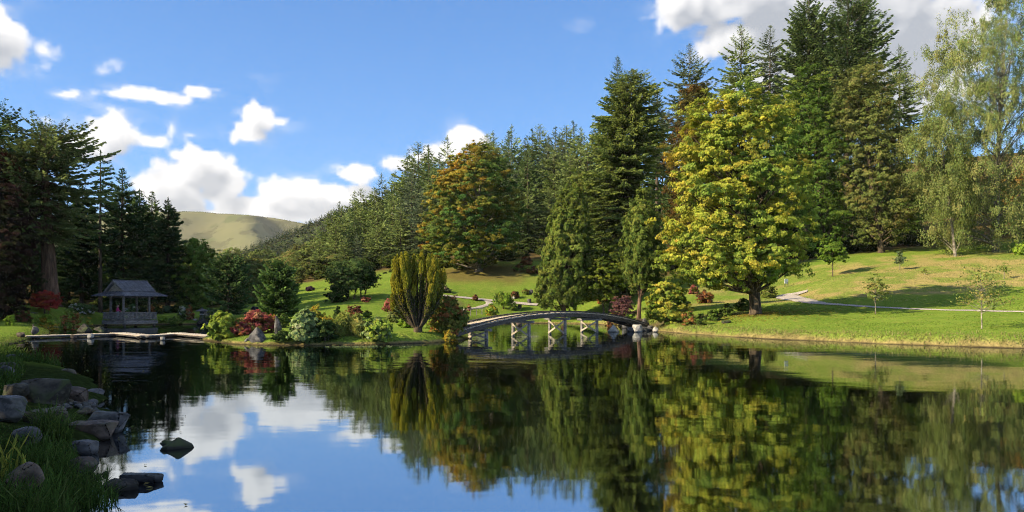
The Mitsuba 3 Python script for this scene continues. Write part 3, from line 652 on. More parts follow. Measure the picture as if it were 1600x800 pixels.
# --- the wood on the left
LEFT = dict(trunk_r=.45, ragged=.34, tip=1.2)
hero_conifer('sequoia_tree', 'huge spreading conifer with thick red brown trunk, left of the pavilion', 80, 478, 84,
             [(196, 60, 70), (206, 40, 112), (222, 20, 132), (240, 10, 134), (268, 2, 142), (300, 2, 138), (330, 8, 140), (352, 22, 124), (372, 44, 112)], 61, gain(((.050, .060, .020, 3), (.062, .072, .024, 3), (.040, .050, .018, 2)), 2.1),
             bark='red_bark_mat', dz=.38, nb=12, twigs=84, tw=.66, width=.36, low=-32, high=26, trunk_r=.92, ragged=.62, tip=1.25, drop=.2, gap=.04, branches=.4)
hero_conifer('left_pine', 'dark conifer cut by the left edge of the picture', -10, 470, 92, [(168, -24, 6), (200, -50, 30), (240, -70, 44), (320, -80, 52), (420, -80, 50)], 62, PAL_DARK, dz=.6, nb=8, twigs=50, tw=.85, width=.36, low=-15, high=40, **LEFT)
hero_conifer('thin_larch', 'thin see-through larch just right of the huge conifer', 157, 480, 100, [(236, 155, 159), (255, 146, 168), (285, 140, 174), (330, 140, 176), (400, 144, 172)], 63, PAL_DARK, dz=.9, nb=5, twigs=22, tw=.8, width=.30, low=-30, high=25, trunk_r=.28, ragged=.5)
for u, rows, D, pal, lab in [(190, [(262, 189, 192), (285, 180, 204), (320, 168, 216), (370, 160, 226), (430, 156, 232), (465, 160, 230)], 104, PAL_DARK, 'pointed dark fir standing behind the pavilion roof'),
                             (218, [(296, 216, 220), (330, 204, 232), (380, 198, 242), (440, 196, 244)], 108, PAL_DARK, 'dark fir in the middle of the trio behind the pavilion'),
                             (237, [(300, 236, 239), (330, 226, 250), (380, 218, 258), (440, 216, 260)], 116, PAL_SPRUCE, 'slightly paler fir beside the outermost dark fir'),
                             (262, [(310, 261, 264), (335, 250, 274), (370, 244, 280), (420, 240, 284), (462, 244, 282)], 106, PAL_DARK, 'outermost dark fir of the left wood beside the open valley'),
                             (128, [(290, 126, 132), (330, 112, 148), (390, 104, 156), (450, 108, 152)], 102, PAL_DARK, 'dark fir between the huge trunk and the pavilion')]:
    hero_conifer('dark_fir', lab, u, 470, D, rows, 70 + u, pal, dz=.5, nb=10, twigs=60, tw=.75, width=.38, low=-26, high=30, **{**LEFT, 'trunk_r': .34})
hero_conifer('dark_pine', 'dark bushy pine left of the conical evergreen on the point', 357, 498, 84, [(396, 352, 362), (410, 338, 374), (430, 330, 384), (455, 326, 390), (475, 328, 388), (488, 334, 378)], 81, PAL_DARK, dz=.30, nb=9, twigs=44, tw=.55, width=.42, low=0, high=35, trunk_r=.2, ragged=.28)
hero_conifer('cone_evergreen', 'dense dark green conical evergreen in the waterside garden', 438, 505, 66, [(406, 433, 439), (420, 422, 450), (440, 412, 461), (462, 406, 468), (480, 406, 468), (492, 414, 462)], 82, gain(((.038, .062, .018, 3), (.050, .078, .022, 3), (.030, .046, .014, 2)), 1.9), dz=.22, nb=11, twigs=52, tw=.42, width=.5, low=5, high=50, trunk_r=.16, ragged=.2)
hero_leaf('dark_copper_tree', 'dark purple leaved tree at the left edge over the bank', 8, 500, 70, [(290, -20, 20), (330, -40, 38), (380, -50, 48), (430, -50, 50), (470, -40, 44), (490, -20, 30)], 83, ((.026, .018, .015, 3), (.036, .020, .017, 2), (.034, .034, .016, 4)), n_clump=190, per=84, leaf=.22, clump=.8, flat=.5, trunk_r=.25, limbs=30)
hero_leaf('red_crown_tree', 'rust red crown showing at the left edge beside the conifer', -8, 480, 80, [(236, -12, 12), (255, -24, 24), (290, -34, 26), (330, -34, 20)], 84, ((.10, .04, .025, 3), (.08, .045, .025, 2), (.06, .05, .02, 2)), n_clump=80, per=70, leaf=.24, clump=.8, trunk_r=.2, limbs=20)
for u, D, rows, lab, pal in [(300, 108, [(378, 292, 308), (395, 276, 328), (420, 268, 338), (450, 270, 338), (478, 280, 328)], 'dark green broadleaf tree between the left wood and the valley', PAL_GREEN),
                             (395, 112, [(408, 388, 402), (425, 376, 414), (450, 372, 420), (475, 380, 412)], 'mid green tree between the dark pine and the conical evergreen', PAL_OLIVE)]:
    hero_leaf('valley_tree', lab, u, 480, D, rows, 90 + u, pal, n_clump=200, per=140, leaf=.20, clump=1.0, trunk_r=.22, limbs=25)
hero_leaf('umbrella_pine', 'flat topped small pine with leaning bare stems on the lawn', 548, 474, 98, [(403, 540, 556), (412, 520, 570), (425, 512, 578), (440, 514, 578), (452, 520, 570)], 95, gain(((.040, .060, .020, 3), (.052, .074, .024, 3)), 2.0), n_clump=130, per=160, leaf=.14, clump=.62, flat=.45, trunk_r=.2, limbs=40, stems=2, spread=1.6, up=.9)
hero_leaf('umbrella_pine', 'smaller rounded pine leaning left of the flat topped pine', 532, 477, 95, [(446, 524, 534), (454, 514, 540), (464, 512, 542), (470, 518, 538)], 96, ((.030, .052, .016, 3), (.04, .064, .02, 3)), n_clump=40, per=98, leaf=.18, clump=.55, flat=.5, trunk_r=.12, limbs=12)
hero_leaf('umbrella_pine', 'right hand pine of the group with two slim bare stems', 566, 472, 99, [(412, 560, 574), (424, 556, 584), (438, 556, 586), (448, 560, 580)], 97, ((.036, .060, .018, 3), (.05, .078, .022, 3)), n_clump=56, per=98, leaf=.19, clump=.7, flat=.45, trunk_r=.14, limbs=20, stems=2, spread=1.0)

# ------------------------------------------------------------------ woods: a few kinds of tree, copied
def kind(name, wood, leaves, bsdf='leaf_mat', bark='bark_mat'):
    scene['kind_' + name] = {'type': 'shapegroup', 'trunk': mikit.ply(wood, bark, smooth=True), 'crown': leaves.entry(bsdf)}


O3 = np.zeros(3)
for q, (nm, pal, kw) in enumerate([('spruce', PAL_SPRUCE, {}), ('spruce_b', PAL_LARCH, dict(low=-30)), ('larch', PAL_LARCH + ((.10, .115, .032, 3),), dict(ragged=.42)), ('grey_spruce', PAL_BLUE, dict(ragged=.42, low=-28)), ('dark_fir', PAL_DARK, dict(low=-18))]):
    kw = {**dict(dz=.62, nb=8, twigs=38, tw=.80, width=.40, low=-24, high=30, trunk_r=.24, ragged=.40, tip=1.3, branches=.10, hang=.08), **kw}
    kind(nm, *conifer(G(300 + q), O3, Profile([1.5, 4, 8, 12, 15.5, 18.5, 20], [2.6, 3.4, 3.3, 2.8, 1.9, .8, .1] if nm != 'larch' else [2.6, 3.8, 3.9, 3.3, 2.3, 1.1, .2]), pal=pal, **kw), 'needle_mat')
for q, (nm, pal, prof) in enumerate([('far_oak', PAL_FARWOOD, ([1.5, 4, 8, 11, 13, 14], [2.5, 4.6, 5.2, 4.4, 2.8, 1.0])), ('far_ash', PAL_FARWOOD[:3] + ((.07, .09, .025, 4),), ([2, 5, 9, 12, 14], [2.0, 3.8, 4.2, 3.0, .9])),
                                     ('far_alder', ((.12, .125, .035, 3), (.155, .135, .045, 3), (.10, .105, .03, 2)), ([1.5, 4, 8, 12, 14], [2.0, 3.4, 3.6, 2.3, .6])), ('shade_tree', PAL_GREEN, ([1.5, 4, 8, 11, 13, 14], [2.5, 4.4, 5.0, 4.3, 2.8, 1.0]))]):
    kind(nm, *broadleaf(G(320 + q), O3, Profile(*prof), 320 + q, n_clump=130, per=112, leaf=.27, clump=1.1, pal=pal, flat=.6, trunk_r=.28, limbs=16, lump=.6))
kind('understory', *broadleaf(G(330), O3, Profile([0, .5, 1.2, 2.0, 2.4], [1.0, 1.6, 1.6, 1.0, .3]), 330, n_clump=60, per=70, leaf=.20, clump=.45, pal=((.055, .075, .020, 3), (.085, .10, .026, 2), (.04, .055, .018, 2)), flat=.6, trunk_r=.05, limbs=10, stems=3, spread=.5))
KH = {'spruce': 20, 'spruce_b': 20, 'larch': 20, 'grey_spruce': 20, 'dark_fir': 20, 'far_oak': 15, 'far_ash': 15, 'far_alder': 15, 'shade_tree': 15, 'understory': 2.5}


def plant(kname, x, y, H, g, name, label, cat='tree', group=None, wide=1.0, sink=.15):
    k = thing(name, label, cat, group); s = H / KH[kname]; w = s * wide * g.uniform(.9, 1.15)
    scene[k] = {'type': 'instance', 'g': {'type': 'ref', 'id': 'kind_' + kname}, 'to_world': T().translate([x, y, ground_z(x, y) - sink]).rotate([0, 0, 1], float(g.uniform(0, 360))).rotate([1, 0, 0], float(g.normal() * 1.5)).scale([w, w, s])}
    return k


LOOK = {'spruce': 'deep green', 'spruce_b': 'mid green', 'larch': 'soft light green', 'grey_spruce': 'grey green', 'dark_fir': 'blackish green', 'far_oak': 'olive green', 'far_ash': 'fresh green', 'far_alder': 'dull brownish', 'shade_tree': 'leafy green', 'understory': 'bushy green'}


def rows(us, D, vtop, kinds, seed, name, label, group, hmin=7, hmax=34, wide=1.0, ju=9, jv=7, jd=.05, cat='tree'):
    g = G(seed)
    for u in us:
        d = D * (1 + g.uniform(-jd, jd)); uu = u + g.uniform(-ju, ju); v = vtop(uu) + g.uniform(-jv, jv); x = (uu - CX) / F_PX * d
        if shore(x, d)[0] < 2: continue
        H = EYE + (HORIZON - v) / F_PX * d - ground_z(x, d)
        if H < hmin: continue
        kn = kinds[g.integers(len(kinds))]; plant(kn, x, d, min(H, hmax), g, name, label.replace('@', LOOK[kn]), cat, group, wide)


sky_l = lambda u: np.interp(u, [488, 510, 545, 575, 600, 625, 650, 700, 735], [352, 318, 298, 292, 272, 258, 224, 216, 232])
sky_r = lambda u: np.interp(u, [735, 775, 800, 850, 880, 905, 935, 970], [232, 196, 194, 192, 192, 184, 186, 180])
sk = lambda u: np.where(u < 735, sky_l(u), sky_r(u))
CON = ['spruce', 'spruce_b', 'larch', 'larch', 'grey_spruce']
for q, (D, off, us) in enumerate([(222, 0, range(528, 980, 21)), (196, 16, range(512, 970, 26)), (176, 38, range(500, 960, 30)), (160, 66, range(500, 700, 32))]):
    for side, lab, grp in ((0, '@ conifer in the # rank of hillside wood left of the beech', 'conifers left of the beech'), (1, '@ conifer in the # rank of the wood right of the beech', 'conifers right of the beech')):
        rows([u for u in us if (u > 735) == bool(side)], D, lambda u: sk(u) + off, CON if side == 0 else ['spruce', 'spruce', 'spruce_b', 'grey_spruce', 'larch'], 400 + q * 2 + side, 'hillside_conifer', lab.replace('#', ['skyline', 'second', 'third', 'front'][q]), grp, hmax=33, ju=8)
rows(range(770, 960, 30), 158, lambda u: 290, ['spruce', 'dark_fir', 'spruce_b'], 420, 'hillside_conifer', '@ conifer in the front rank of the wood right of the beech', 'conifers right of the beech', hmax=26)
# the wood on the right hand slope
RW = lambda w: ('right_wood_tree', '@ tree of the right hand slope wood ' + w, 'trees of the right hand wood')
rows(range(1030, 1420, 34), 172, lambda u: np.interp(u, [1030, 1100, 1300, 1420], [190, 170, 140, 215]), ['spruce', 'dark_fir', 'spruce_b'], 430, *RW('far behind the maple'), ju=10, hmax=36)
rows(range(1040, 1420, 40), 142, lambda u: 262 + 0 * u, ['dark_fir', 'spruce', 'shade_tree'], 431, *RW('close behind the maple'), ju=12, hmax=28)
rows(range(1440, 1680, 36), 165, lambda u: 262 + 0 * u, ['spruce', 'far_oak', 'larch', 'far_alder'], 432, *RW('behind the birches'), ju=12, hmax=22, hmin=4)
rows(range(1330, 1440, 30), 128, lambda u: 300 + 0 * u, ['shade_tree', 'dark_fir'], 433, *RW('under and beside the oak'), ju=12, hmax=16, hmin=4)
rows(range(1600, 1700, 40), 118, lambda u: 262 + 0 * u, ['far_oak', 'spruce_b'], 434, *RW('at the right edge'), ju=12, hmax=20, hmin=4)
# the wood on the left, behind the pavilion
LW = lambda w: ('left_wood_tree', '@ tree in the ' + w + ' of the shaded wood behind the pavilion', 'trees of the left wood')
rows(range(-60, 290, 40), 128, lambda u: np.interp(u, [-60, 60, 150, 215, 260, 300], [230, 230, 330, 336, 345, 385]), ['dark_fir', 'spruce'], 440, *LW('middle rank'), hmax=32)
rows(range(-60, 290, 34), 116, lambda u: np.interp(u, [-60, 60, 150, 300], [330, 330, 385, 410]), ['dark_fir', 'shade_tree'], 441, *LW('front rank'), hmax=20)
rows(range(20, 300, 42), 150, lambda u: 375 + 0 * u, ['dark_fir', 'spruce'], 442, *LW('back rank'), hmax=24)
# broad-leaved wood filling the valley
VW = lambda w: ('valley_wood_tree', '@ broadleaf tree in the ' + w + ' rank of the valley wood below the hill', 'trees of the valley wood')
vv = lambda b: (lambda u: b + np.interp(u, [270, 330, 420, 480, 520, 560], [-2, 4, 2, -14, -24, -22]))
for q, (D, b, us) in enumerate([(134, 434, range(470, 560, 28)), (158, 424, range(285, 570, 27)), (188, 412, range(270, 570, 26)), (225, 402, range(270, 560, 24)), (270, 394, range(265, 550, 22)), (330, 388, range(262, 545, 20))]):
    rows(us, D, vv(b), ['far_oak', 'far_ash', 'far_alder', 'far_oak'], 450 + q, *VW(['nearest', 'second', 'third', 'fourth', 'fifth', 'farthest'][q]), hmin=4, hmax=26, ju=8, jv=8, wide=1.15)
# bushes at the foot of the woods
UB = 'leafy shrub growing in the shade at the foot of the '
rows(range(-40, 300, 17), 106, lambda u: 470 + 0 * u, ['understory'], 460, 'wood_shrub', 'leafy shrub in the shaded front row at the foot of the left wood', 'shrubs under the left wood', hmin=.3, hmax=4, wide=1.3, cat='shrub')
rows(range(-40, 330, 21), 117, lambda u: 458 + 0 * u, ['understory'], 461, 'wood_shrub', 'leafy shrub in the shaded back row at the foot of the left wood', 'shrubs under the left wood', hmin=.3, hmax=5, wide=1.3, cat='shrub')
rows(range(520, 950, 19), 141, lambda u: np.interp(u, [520, 660, 760, 840, 950], [426, 412, 398, 384, 400]), ['understory'], 462, 'wood_shrub', 'leafy shrub in the shaded front row at the foot of the hillside wood', 'shrubs under the hillside wood', hmin=.3, hmax=4.5, wide=1.4, cat='shrub')
rows(range(520, 950, 24), 152, lambda u: np.interp(u, [520, 660, 760, 840, 950], [405, 392, 380, 366, 380]), ['understory'], 463, 'wood_shrub', 'leafy shrub in the shaded back row at the foot of the hillside wood', 'shrubs under the hillside wood', hmin=.3, hmax=5, wide=1.4, cat='shrub')
rows(range(1040, 1660, 31), 124, lambda u: 362 + 0 * u, ['understory'], 464, 'wood_shrub', UB + 'right hand wood', 'shrubs under the right hand wood', hmin=.3, hmax=4, wide=1.4, cat='shrub')
# trees beyond the left edge of the picture, whose shade lies on the near bank and the left wood
g = G(470)
for x, y, H, kn in [(-31, 5, 19, 'shade_tree'), (-38, -4, 22, 'spruce'), (-33, 13, 17, 'shade_tree'), (-44, 6, 22, 'shade_tree'), (-47, 17, 20, 'spruce'), (-38, 21, 15, 'shade_tree'), (-56, 26, 22, 'spruce'), (-27, -4, 17, 'shade_tree'),
                    (-76, 64, 27, 'dark_fir'), (-70, 76, 26, 'dark_fir'), (-82, 74, 28, 'spruce'), (-72, 88, 28, 'dark_fir'), (-84, 92, 28, 'dark_fir'), (-90, 60, 26, 'spruce'), (-94, 82, 28, 'dark_fir'), (-100, 100, 28, 'spruce'), (-64, 68, 20, 'shade_tree'), (-77, 54, 22, 'dark_fir'), (-59, 77, 22, 'dark_fir'), (-61, 84, 24, 'dark_fir'), (-66, 80, 26, 'spruce'), (-57, 72, 17, 'shade_tree'), (-19, 7, 15, 'shade_tree'), (-25, 15, 15, 'shade_tree'), (-14, -3, 15, 'shade_tree'), (-22, 0, 16, 'shade_tree')]:
    plant(kn, x, y, H, g, 'bank_tree', 'leafy tree standing beyond the left edge and shading the bank', group='trees beyond the left edge')

# a far conifer plantation on the ridge in front of the bare hill, and the wood on its flank
g = G(480); FW = Leaves(); n = 5200
X = g.uniform(-420, 120, n); Y = g.uniform(380, 1180, n); Z = ground_z(X, Y)
for s_ in range(9):
    hh = g.uniform(7, 13, n) if s_ == 0 else hh
    f = s_ / 9.0; P = np.stack([X, Y, Z + hh * f], -1) + g.normal(size=(n, 3)) * [1.2, 1.2, .4] * (1 - f)
    az = g.uniform(0, 2 * np.pi, n); t = np.stack([np.cos(az), np.sin(az), -.35 + 0 * az], -1); w = (3.1 * (1 - f) + .35)[..., None] if False else np.full((n, 1), 3.1 * (1 - f) + .35)
    nn = unit(np.stack([np.cos(az), np.sin(az), 1.2 + 0 * az], -1) + .4 * rnd_dir(g, n)); b = unit(np.cross(t, nn))
    FW.add(P, t * w, b * w * .8, pick(g, ((.030, .048, .022, 3), (.045, .062, .026, 2), (.075, .080, .030, 2)), n))
scene['far_wood'] = FW.entry('leaf_mat'); labels['far_wood'] = {'label': 'distant dark conifer plantation and scrub on the ridge below the bare hill', 'category': 'wood', 'kind': 'stuff'}


# ------------------------------------------------------------------ garden shrubs
def shrub(name, label, u0, u1, vt, vb, seed, pal, leaf=.12, per=98, n=None, flat=.6, up=.6, cat='shrub', stem='stem', lift=0.0, D=None, lump=.45, clump=None, **k):
    uc = (u0 + u1) / 2; base = to_ground(uc, vb) if D is None else np.array([(uc - CX) / F_PX * D, D, ground_z((uc - CX) / F_PX * D, D)])
    D = base[1]; s = D / F_PX; R = (u1 - u0) / 2 * s; H = EYE + (HORIZON - vt) * s - base[2]; H = max(H, .25)
    cl = clump or max(.22 * min(R, H), .10); t = np.array([0, .15, .4, .65, .85, 1.0]) if not lift else np.array([lift, lift + .1, .55, .75, .9, 1.0])
    pr = Profile(base[2] + H * (t * .92) + .02, np.maximum(R - .45 * cl, .05) * np.array([.62, .88, 1, .86, .58, .2]), [base[0]] * 6, [D] * 6)
    n = n or int(np.clip(16 * (R * R * H) ** .45 / cl ** .6, 22, 120))
    w, l = broadleaf(G(seed), base, pr, seed, n_clump=n, per=per, leaf=leaf * .78, clump=cl, pal=gain(pal, 1.45), flat=flat, up=up, trunk_r=k.pop('trunk_r', .035), limbs=k.pop('limbs', 12), stems=k.pop('stems', 3), spread=R * .5, lump=lump, **k)
    return put_tree(name, label, cat, w, l, stem=stem, crown='foliage')


RHODO = ((.16, .20, .035, 3), (.22, .25, .045, 3), (.11, .15, .028, 2), (.27, .27, .06, 1))
PALE = ((.15, .19, .075, 3), (.20, .23, .10, 2), (.10, .14, .05, 2), (.30, .31, .17, .8))
AZALEA = ((.24, .065, .06, 3), (.20, .05, .055, 2), (.28, .13, .08, 2), (.16, .09, .045, 2), (.12, .11, .03, 1))
RUSSET = ((.22, .085, .035, 3), (.17, .085, .03, 3), (.14, .11, .03, 2), (.27, .13, .045, 1))
GOLD = ((.30, .20, .03, 3), (.24, .19, .03, 3), (.17, .16, .03, 2))
BROWN = ((.11, .045, .03, 3), (.085, .04, .025, 2), (.13, .065, .03, 2))
LIME = ((.19, .25, .035, 3), (.14, .20, .03, 3))
MID = ((.075, .11, .022, 3), (.10, .135, .028, 3), (.13, .155, .03, 1))
DUSK = ((.04, .06, .018, 3), (.055, .075, .022, 2))
s = shrub
s('rhododendron', 'lime green rhododendron at the left tip of the waterside garden', 323, 373, 487, 530, 501, RHODO, .17, flat=.7, n=90)
s('azalea', 'crimson azalea behind the pointed grey stone', 372, 432, 484, 524, 502, AZALEA, .10, n=110, D=50.5)
s('azalea', 'low russet pink azalea spilling to the water left of the pointed stone', 357, 392, 505, 534, 503, RUSSET + AZALEA, .09, D=49)
s('azalea', 'orange gold azalea beside the upright standing stone', 412, 438, 489, 520, 504, GOLD, .10, D=51.5)
s('ground_cover_bush', 'low dark green creeping bush right of the pointed stone', 422, 458, 517, 535, 505, DUSK, .09)
s('rhododendron', 'pale leaved rhododendron leaning over the water in the middle of the garden', 453, 500, 484, 534, 506, PALE, .17, flat=.7, n=100)
s('witch_hazel', 'golden yellow shrub above the pale rhododendron', 476, 522, 472, 512, 507, GOLD, .11, D=50, lump=.6)
s('rhododendron', 'dark shaded evergreen bush below the golden shrub', 486, 532, 494, 536, 508, DUSK, .13)
s('rhododendron', 'glossy light green rhododendron right of the reed bed', 567, 613, 496, 533, 509, RHODO[:3] + PALE[:2], .16, flat=.7, n=80)
s('small_shrub', 'dark red brown domed shrub on the middle lawn', 542, 568, 477, 495, 510, BROWN, .14)
s('small_shrub', 'little green ball of a bush beside the dark red dome', 567, 581, 484, 497, 511, MID, .12)
s('red_acer', 'scarlet bush showing left of the golden yew', 597, 624, 464, 490, 512, AZALEA, .13)
s('small_shrub', 'olive green bush left of the yew trunk', 604, 634, 479, 504, 513, ((.12, .13, .045, 3), (.15, .16, .06, 2)), .12)
s('small_shrub', 'low lime bush at the foot of the yew', 620, 648, 494, 512, 514, LIME, .11)
s('small_shrub', 'bright green clump just right of the yew trunk', 663, 686, 490, 514, 515, MID + LIME, .11)
s('autumn_shrub', 'large olive bush flushed red on top at the left end of the bridge', 669, 735, 461, 531, 516, ((.13, .13, .03, 4), (.17, .14, .035, 3), (.25, .10, .04, 1.6), (.09, .11, .025, 2)), .13, n=150, D=51.5, lump=.6)
s('fern_clump', 'yellow fern like strip hanging at the water under the olive and red bush', 691, 713, 508, 537, 517, GOLD, .10, D=49.6)
s('iris_bed', 'yellow green iris and reed clump between the two rhododendrons', 522, 548, 490, 524, 518, ((.20, .20, .05, 3), (.15, .17, .04, 3)), .16, flat=1.6, long=4.0, up=-.3)
s('iris_bed', 'paler reed clump just left of the light green rhododendron', 546, 572, 493, 524, 519, ((.22, .20, .06, 3), (.17, .18, .05, 3)), .16, flat=1.6, long=4.0, up=-.3)
# around the lawn behind the bridge
s('weeping_tree', 'small weeping green tree beside the gravel path', 771, 802, 453, 483, 521, LIME + MID, .15, cat='tree', stem='trunk', droop=1.2, trunk_r=.09, stems=1, lift=.35)
s('small_shrub', 'orange yellow shrub just above the left part of the bridge', 757, 779, 474, 494, 522, GOLD + LIME, .14)
s('small_shrub', 'small red shrub peeping over the bridge approach', 728, 737, 475, 486, 523, AZALEA, .12)
s('small_shrub', 'tiny wine red shrub at the edge of the gravel path', 738, 748, 460, 470, 524, BROWN, .13)
s('small_shrub', 'round dark green bush in the lawn bed', 794, 808, 470, 485, 525, MID, .13)
s('small_shrub', 'dusky purple bush on the lawn right of the weeping tree', 797, 813, 455, 467, 526, BROWN + DUSK, .15)
s('small_shrub', 'dwarf bush beside the grey block on the lawn', 816, 827, 450, 461, 527, BROWN + MID, .13)
s('rock_garden_bush', 'low bushes on the edge of the rise near the beech', 800, 822, 412, 424, 528, MID + BROWN, .18)
s('rock_garden_bush', 'low mixed bush at the foot of the cypress column', 820, 846, 416, 428, 529, MID + BROWN, .18)
s('rock_garden_bush', 'brown leaved bush against the shade at the top of the rise', 812, 832, 401, 414, 530, BROWN + RUSSET, .18)
s('rock_garden_bush', 'patch of heather grey bushes left of the mown rise', 684, 706, 447, 458, 531, ((.10, .10, .06, 3), (.12, .09, .07, 2)), .16)
s('red_acer', 'orange red bush in front of the spreading green maple', 932, 950, 459, 475, 532, AZALEA + RUSSET, .15)
s('purple_acer', 'purple leaved little maple above the right end of the bridge', 951, 993, 458, 487, 533, ((.115, .055, .055, 3), (.14, .065, .055, 2), (.09, .04, .045, 2)), .13, cat='tree', stem='trunk', D=84, lift=.25, trunk_r=.05, flat=.4, n=80)
s('small_shrub', 'russet bush under the purple maple', 944, 968, 485, 500, 534, RUSSET + BROWN, .13, D=84)
s('small_shrub', 'yellow green bush behind the bridge end', 974, 996, 488, 507, 535, LIME + MID, .13, D=80)
s('small_shrub', 'blue green bush between the green maple and the narrow conifer', 955, 978, 443, 464, 536, ((.08, .13, .06, 3), (.06, .10, .045, 2)), .15)
s('small_shrub', 'orange brown bush below the low yellow maple', 1060, 1092, 484, 508, 537, RUSSET + MID[:1], .12)
for q, (a, b, c, d) in enumerate([(1084, 1106, 490, 508), (1102, 1128, 483, 502), (1124, 1150, 474, 494), (1146, 1174, 465, 486)]):
    s('hedge_bush', f'{["first", "second", "third", "last"][q]} dark bush from the water in the low hedge climbing left of the maple trunk', a, b, c, d, 540 + q, MID + DUSK, .12)
s('round_bush', 'clipped olive round bush right of the maple trunk', 1187, 1215, 443, 466, 545, ((.12, .13, .03, 3), (.09, .11, .025, 2)), .14)
s('red_acer', 'faint red bush glimpsed under the left of the maple crown', 1074, 1092, 444, 460, 546, AZALEA, .16)
s('small_shrub', 'brownish bush under the maple crown', 1088, 1116, 453, 474, 547, BROWN + RUSSET, .15)
s('small_shrub', 'bright green bush cut by the right edge on the slope', 1582, 1612, 376, 398, 548, LIME, .2)
# left garden
s('red_maple', 'small crimson maple in front of the huge trunk', 48, 95, 453, 486, 550, PAL_RED, .13, cat='tree', stem='trunk', lift=.25, trunk_r=.06, flat=.4, n=100, D=78)
s('ground_cover_bush', 'sunlit yellow green carpet plant under the crimson maple', 53, 94, 490, 503, 551, LIME + GOLD[:1], .12, D=74, flat=.35)
s('hydrangea', 'white flowering bush left of the pavilion', 109, 150, 470, 489, 552, ((.06, .09, .03, 5), (.40, .42, .33, 2)), .16)
s('small_shrub', 'russet and olive bush right of the crimson maple', 95, 126, 476, 509, 553, RUSSET + MID, .13, D=72)
s('small_shrub', 'small yellow bush at the pond edge left of the pavilion', 132, 146, 493, 505, 554, GOLD + LIME, .12, D=74)
s('small_shrub', 'sunlit yellow green bush at the far left on the bank', 8, 24, 490, 507, 555, LIME, .12, D=66)
s('small_shrub', 'brown leaved bush among the left bank boulders', 20, 50, 484, 507, 556, BROWN + DUSK, .12, D=70)
s('small_shrub', 'orange bush right of the pavilion roof', 230, 242, 475, 492, 557, RUSSET, .14, D=92)
s('hydrangea', 'white flowering bush behind the pavilion posts', 196, 216, 474, 488, 558, ((.08, .12, .05, 5), (.36, .40, .34, 1.5)), .16, D=96)
s('fern_clump', 'bright fern clump on the bank right of the pavilion', 243, 262, 494, 507, 559, LIME, .13)
s('fern_clump', 'darker bushy clump next to the bright ferns', 262, 286, 495, 507, 560, MID, .12)
s('hydrangea', 'cream flowered bush right of the pavilion', 277, 296, 474, 499, 561, ((.08, .11, .035, 5), (.40, .40, .26, 2)), .15)
s('small_shrub', 'coral leaved slim bush beside the cream flowered bush', 291, 303, 475, 500, 562, RUSSET + AZALEA[2:3], .13)
s('hydrangea', 'cream flowered bush behind the stone lantern', 317, 334, 480, 502, 563, ((.10, .13, .04, 4), (.44, .44, .28, 2)), .15)
s('small_shrub', 'grey green low bush on the far lawn', 252, 270, 477, 489, 564, ((.09, .12, .06, 3), (.07, .10, .05, 2)), .15)
s('small_shrub', 'dark purple bush below the dark pine', 385, 415, 480, 498, 565, ((.035, .03, .045, 3), (.05, .035, .05, 2)), .14)
s('small_shrub', 'dull green bush at the back of the crimson azalea', 420, 455, 488, 512, 566, MID + DUSK, .12, D=58)
s('small_shrub', 'dark bush between the golden shrub and the middle lawn', 518, 536, 478, 500, 567, DUSK, .12, D=62)
s('red_acer', 'thin red maple at the foot of the bare stemmed pines', 562, 580, 464, 481, 568, AZALEA + BROWN, .14, D=94)
s('purple_shrub', 'dark purple bush at the edge of the valley wood', 478, 492, 448, 462, 569, ((.045, .025, .045, 3), (.06, .03, .05, 2)), .18, D=122)


# young staked trees on the right hand lawn
def sapling(label, u, v, vt, w, seed, pal, leaf=.09, n=26, per=42):
    base = to_ground(u, v); s_ = base[1] / F_PX; H = EYE + (HORIZON - vt) * s_ - base[2]; R = w / 2 * s_
    pr = Profile(base[2] + H * np.array([.36, .42, .55, .72, .88, 1.0]), R * np.array([.6, 1, .85, .7, .45, .12]), [base[0]] * 6, [base[1]] * 6)
    wd, lv = broadleaf(G(seed), base, pr, seed, n_clump=n, per=per, leaf=leaf, clump=.22 * R + .08, pal=pal, trunk_r=.045, limbs=n, lump=.3, inner=.1, fork=.38)
    put_tree('sapling', label, 'sapling', wd, lv, bark='pale_bark_mat')


SAP = ((.21, .22, .06, 3), (.16, .20, .05, 3), (.25, .22, .07, 2))
sapling('young tree with pale trunk in the maple shade beside the gravel path', 1368, 491, 424, 44, 581, SAP, n=34)
sapling('wide branched young tree with yellowing leaves near the right water edge', 1534, 514, 409, 90, 582, SAP, n=60, per=24)
sapling('small blue green sapling high on the slope left of the birches', 1406, 422, 393, 14, 583, ((.12, .16, .08, 3), (.16, .19, .09, 2)), .14)
sapling('thin sapling on the slope below the tall birch', 1569, 436, 410, 14, 584, SAP, .12, n=14, per=16)
sapling('short bare looking sapling in the dry grass of the slope', 1445, 430, 420, 10, 585, SAP, .1, n=10, per=12)

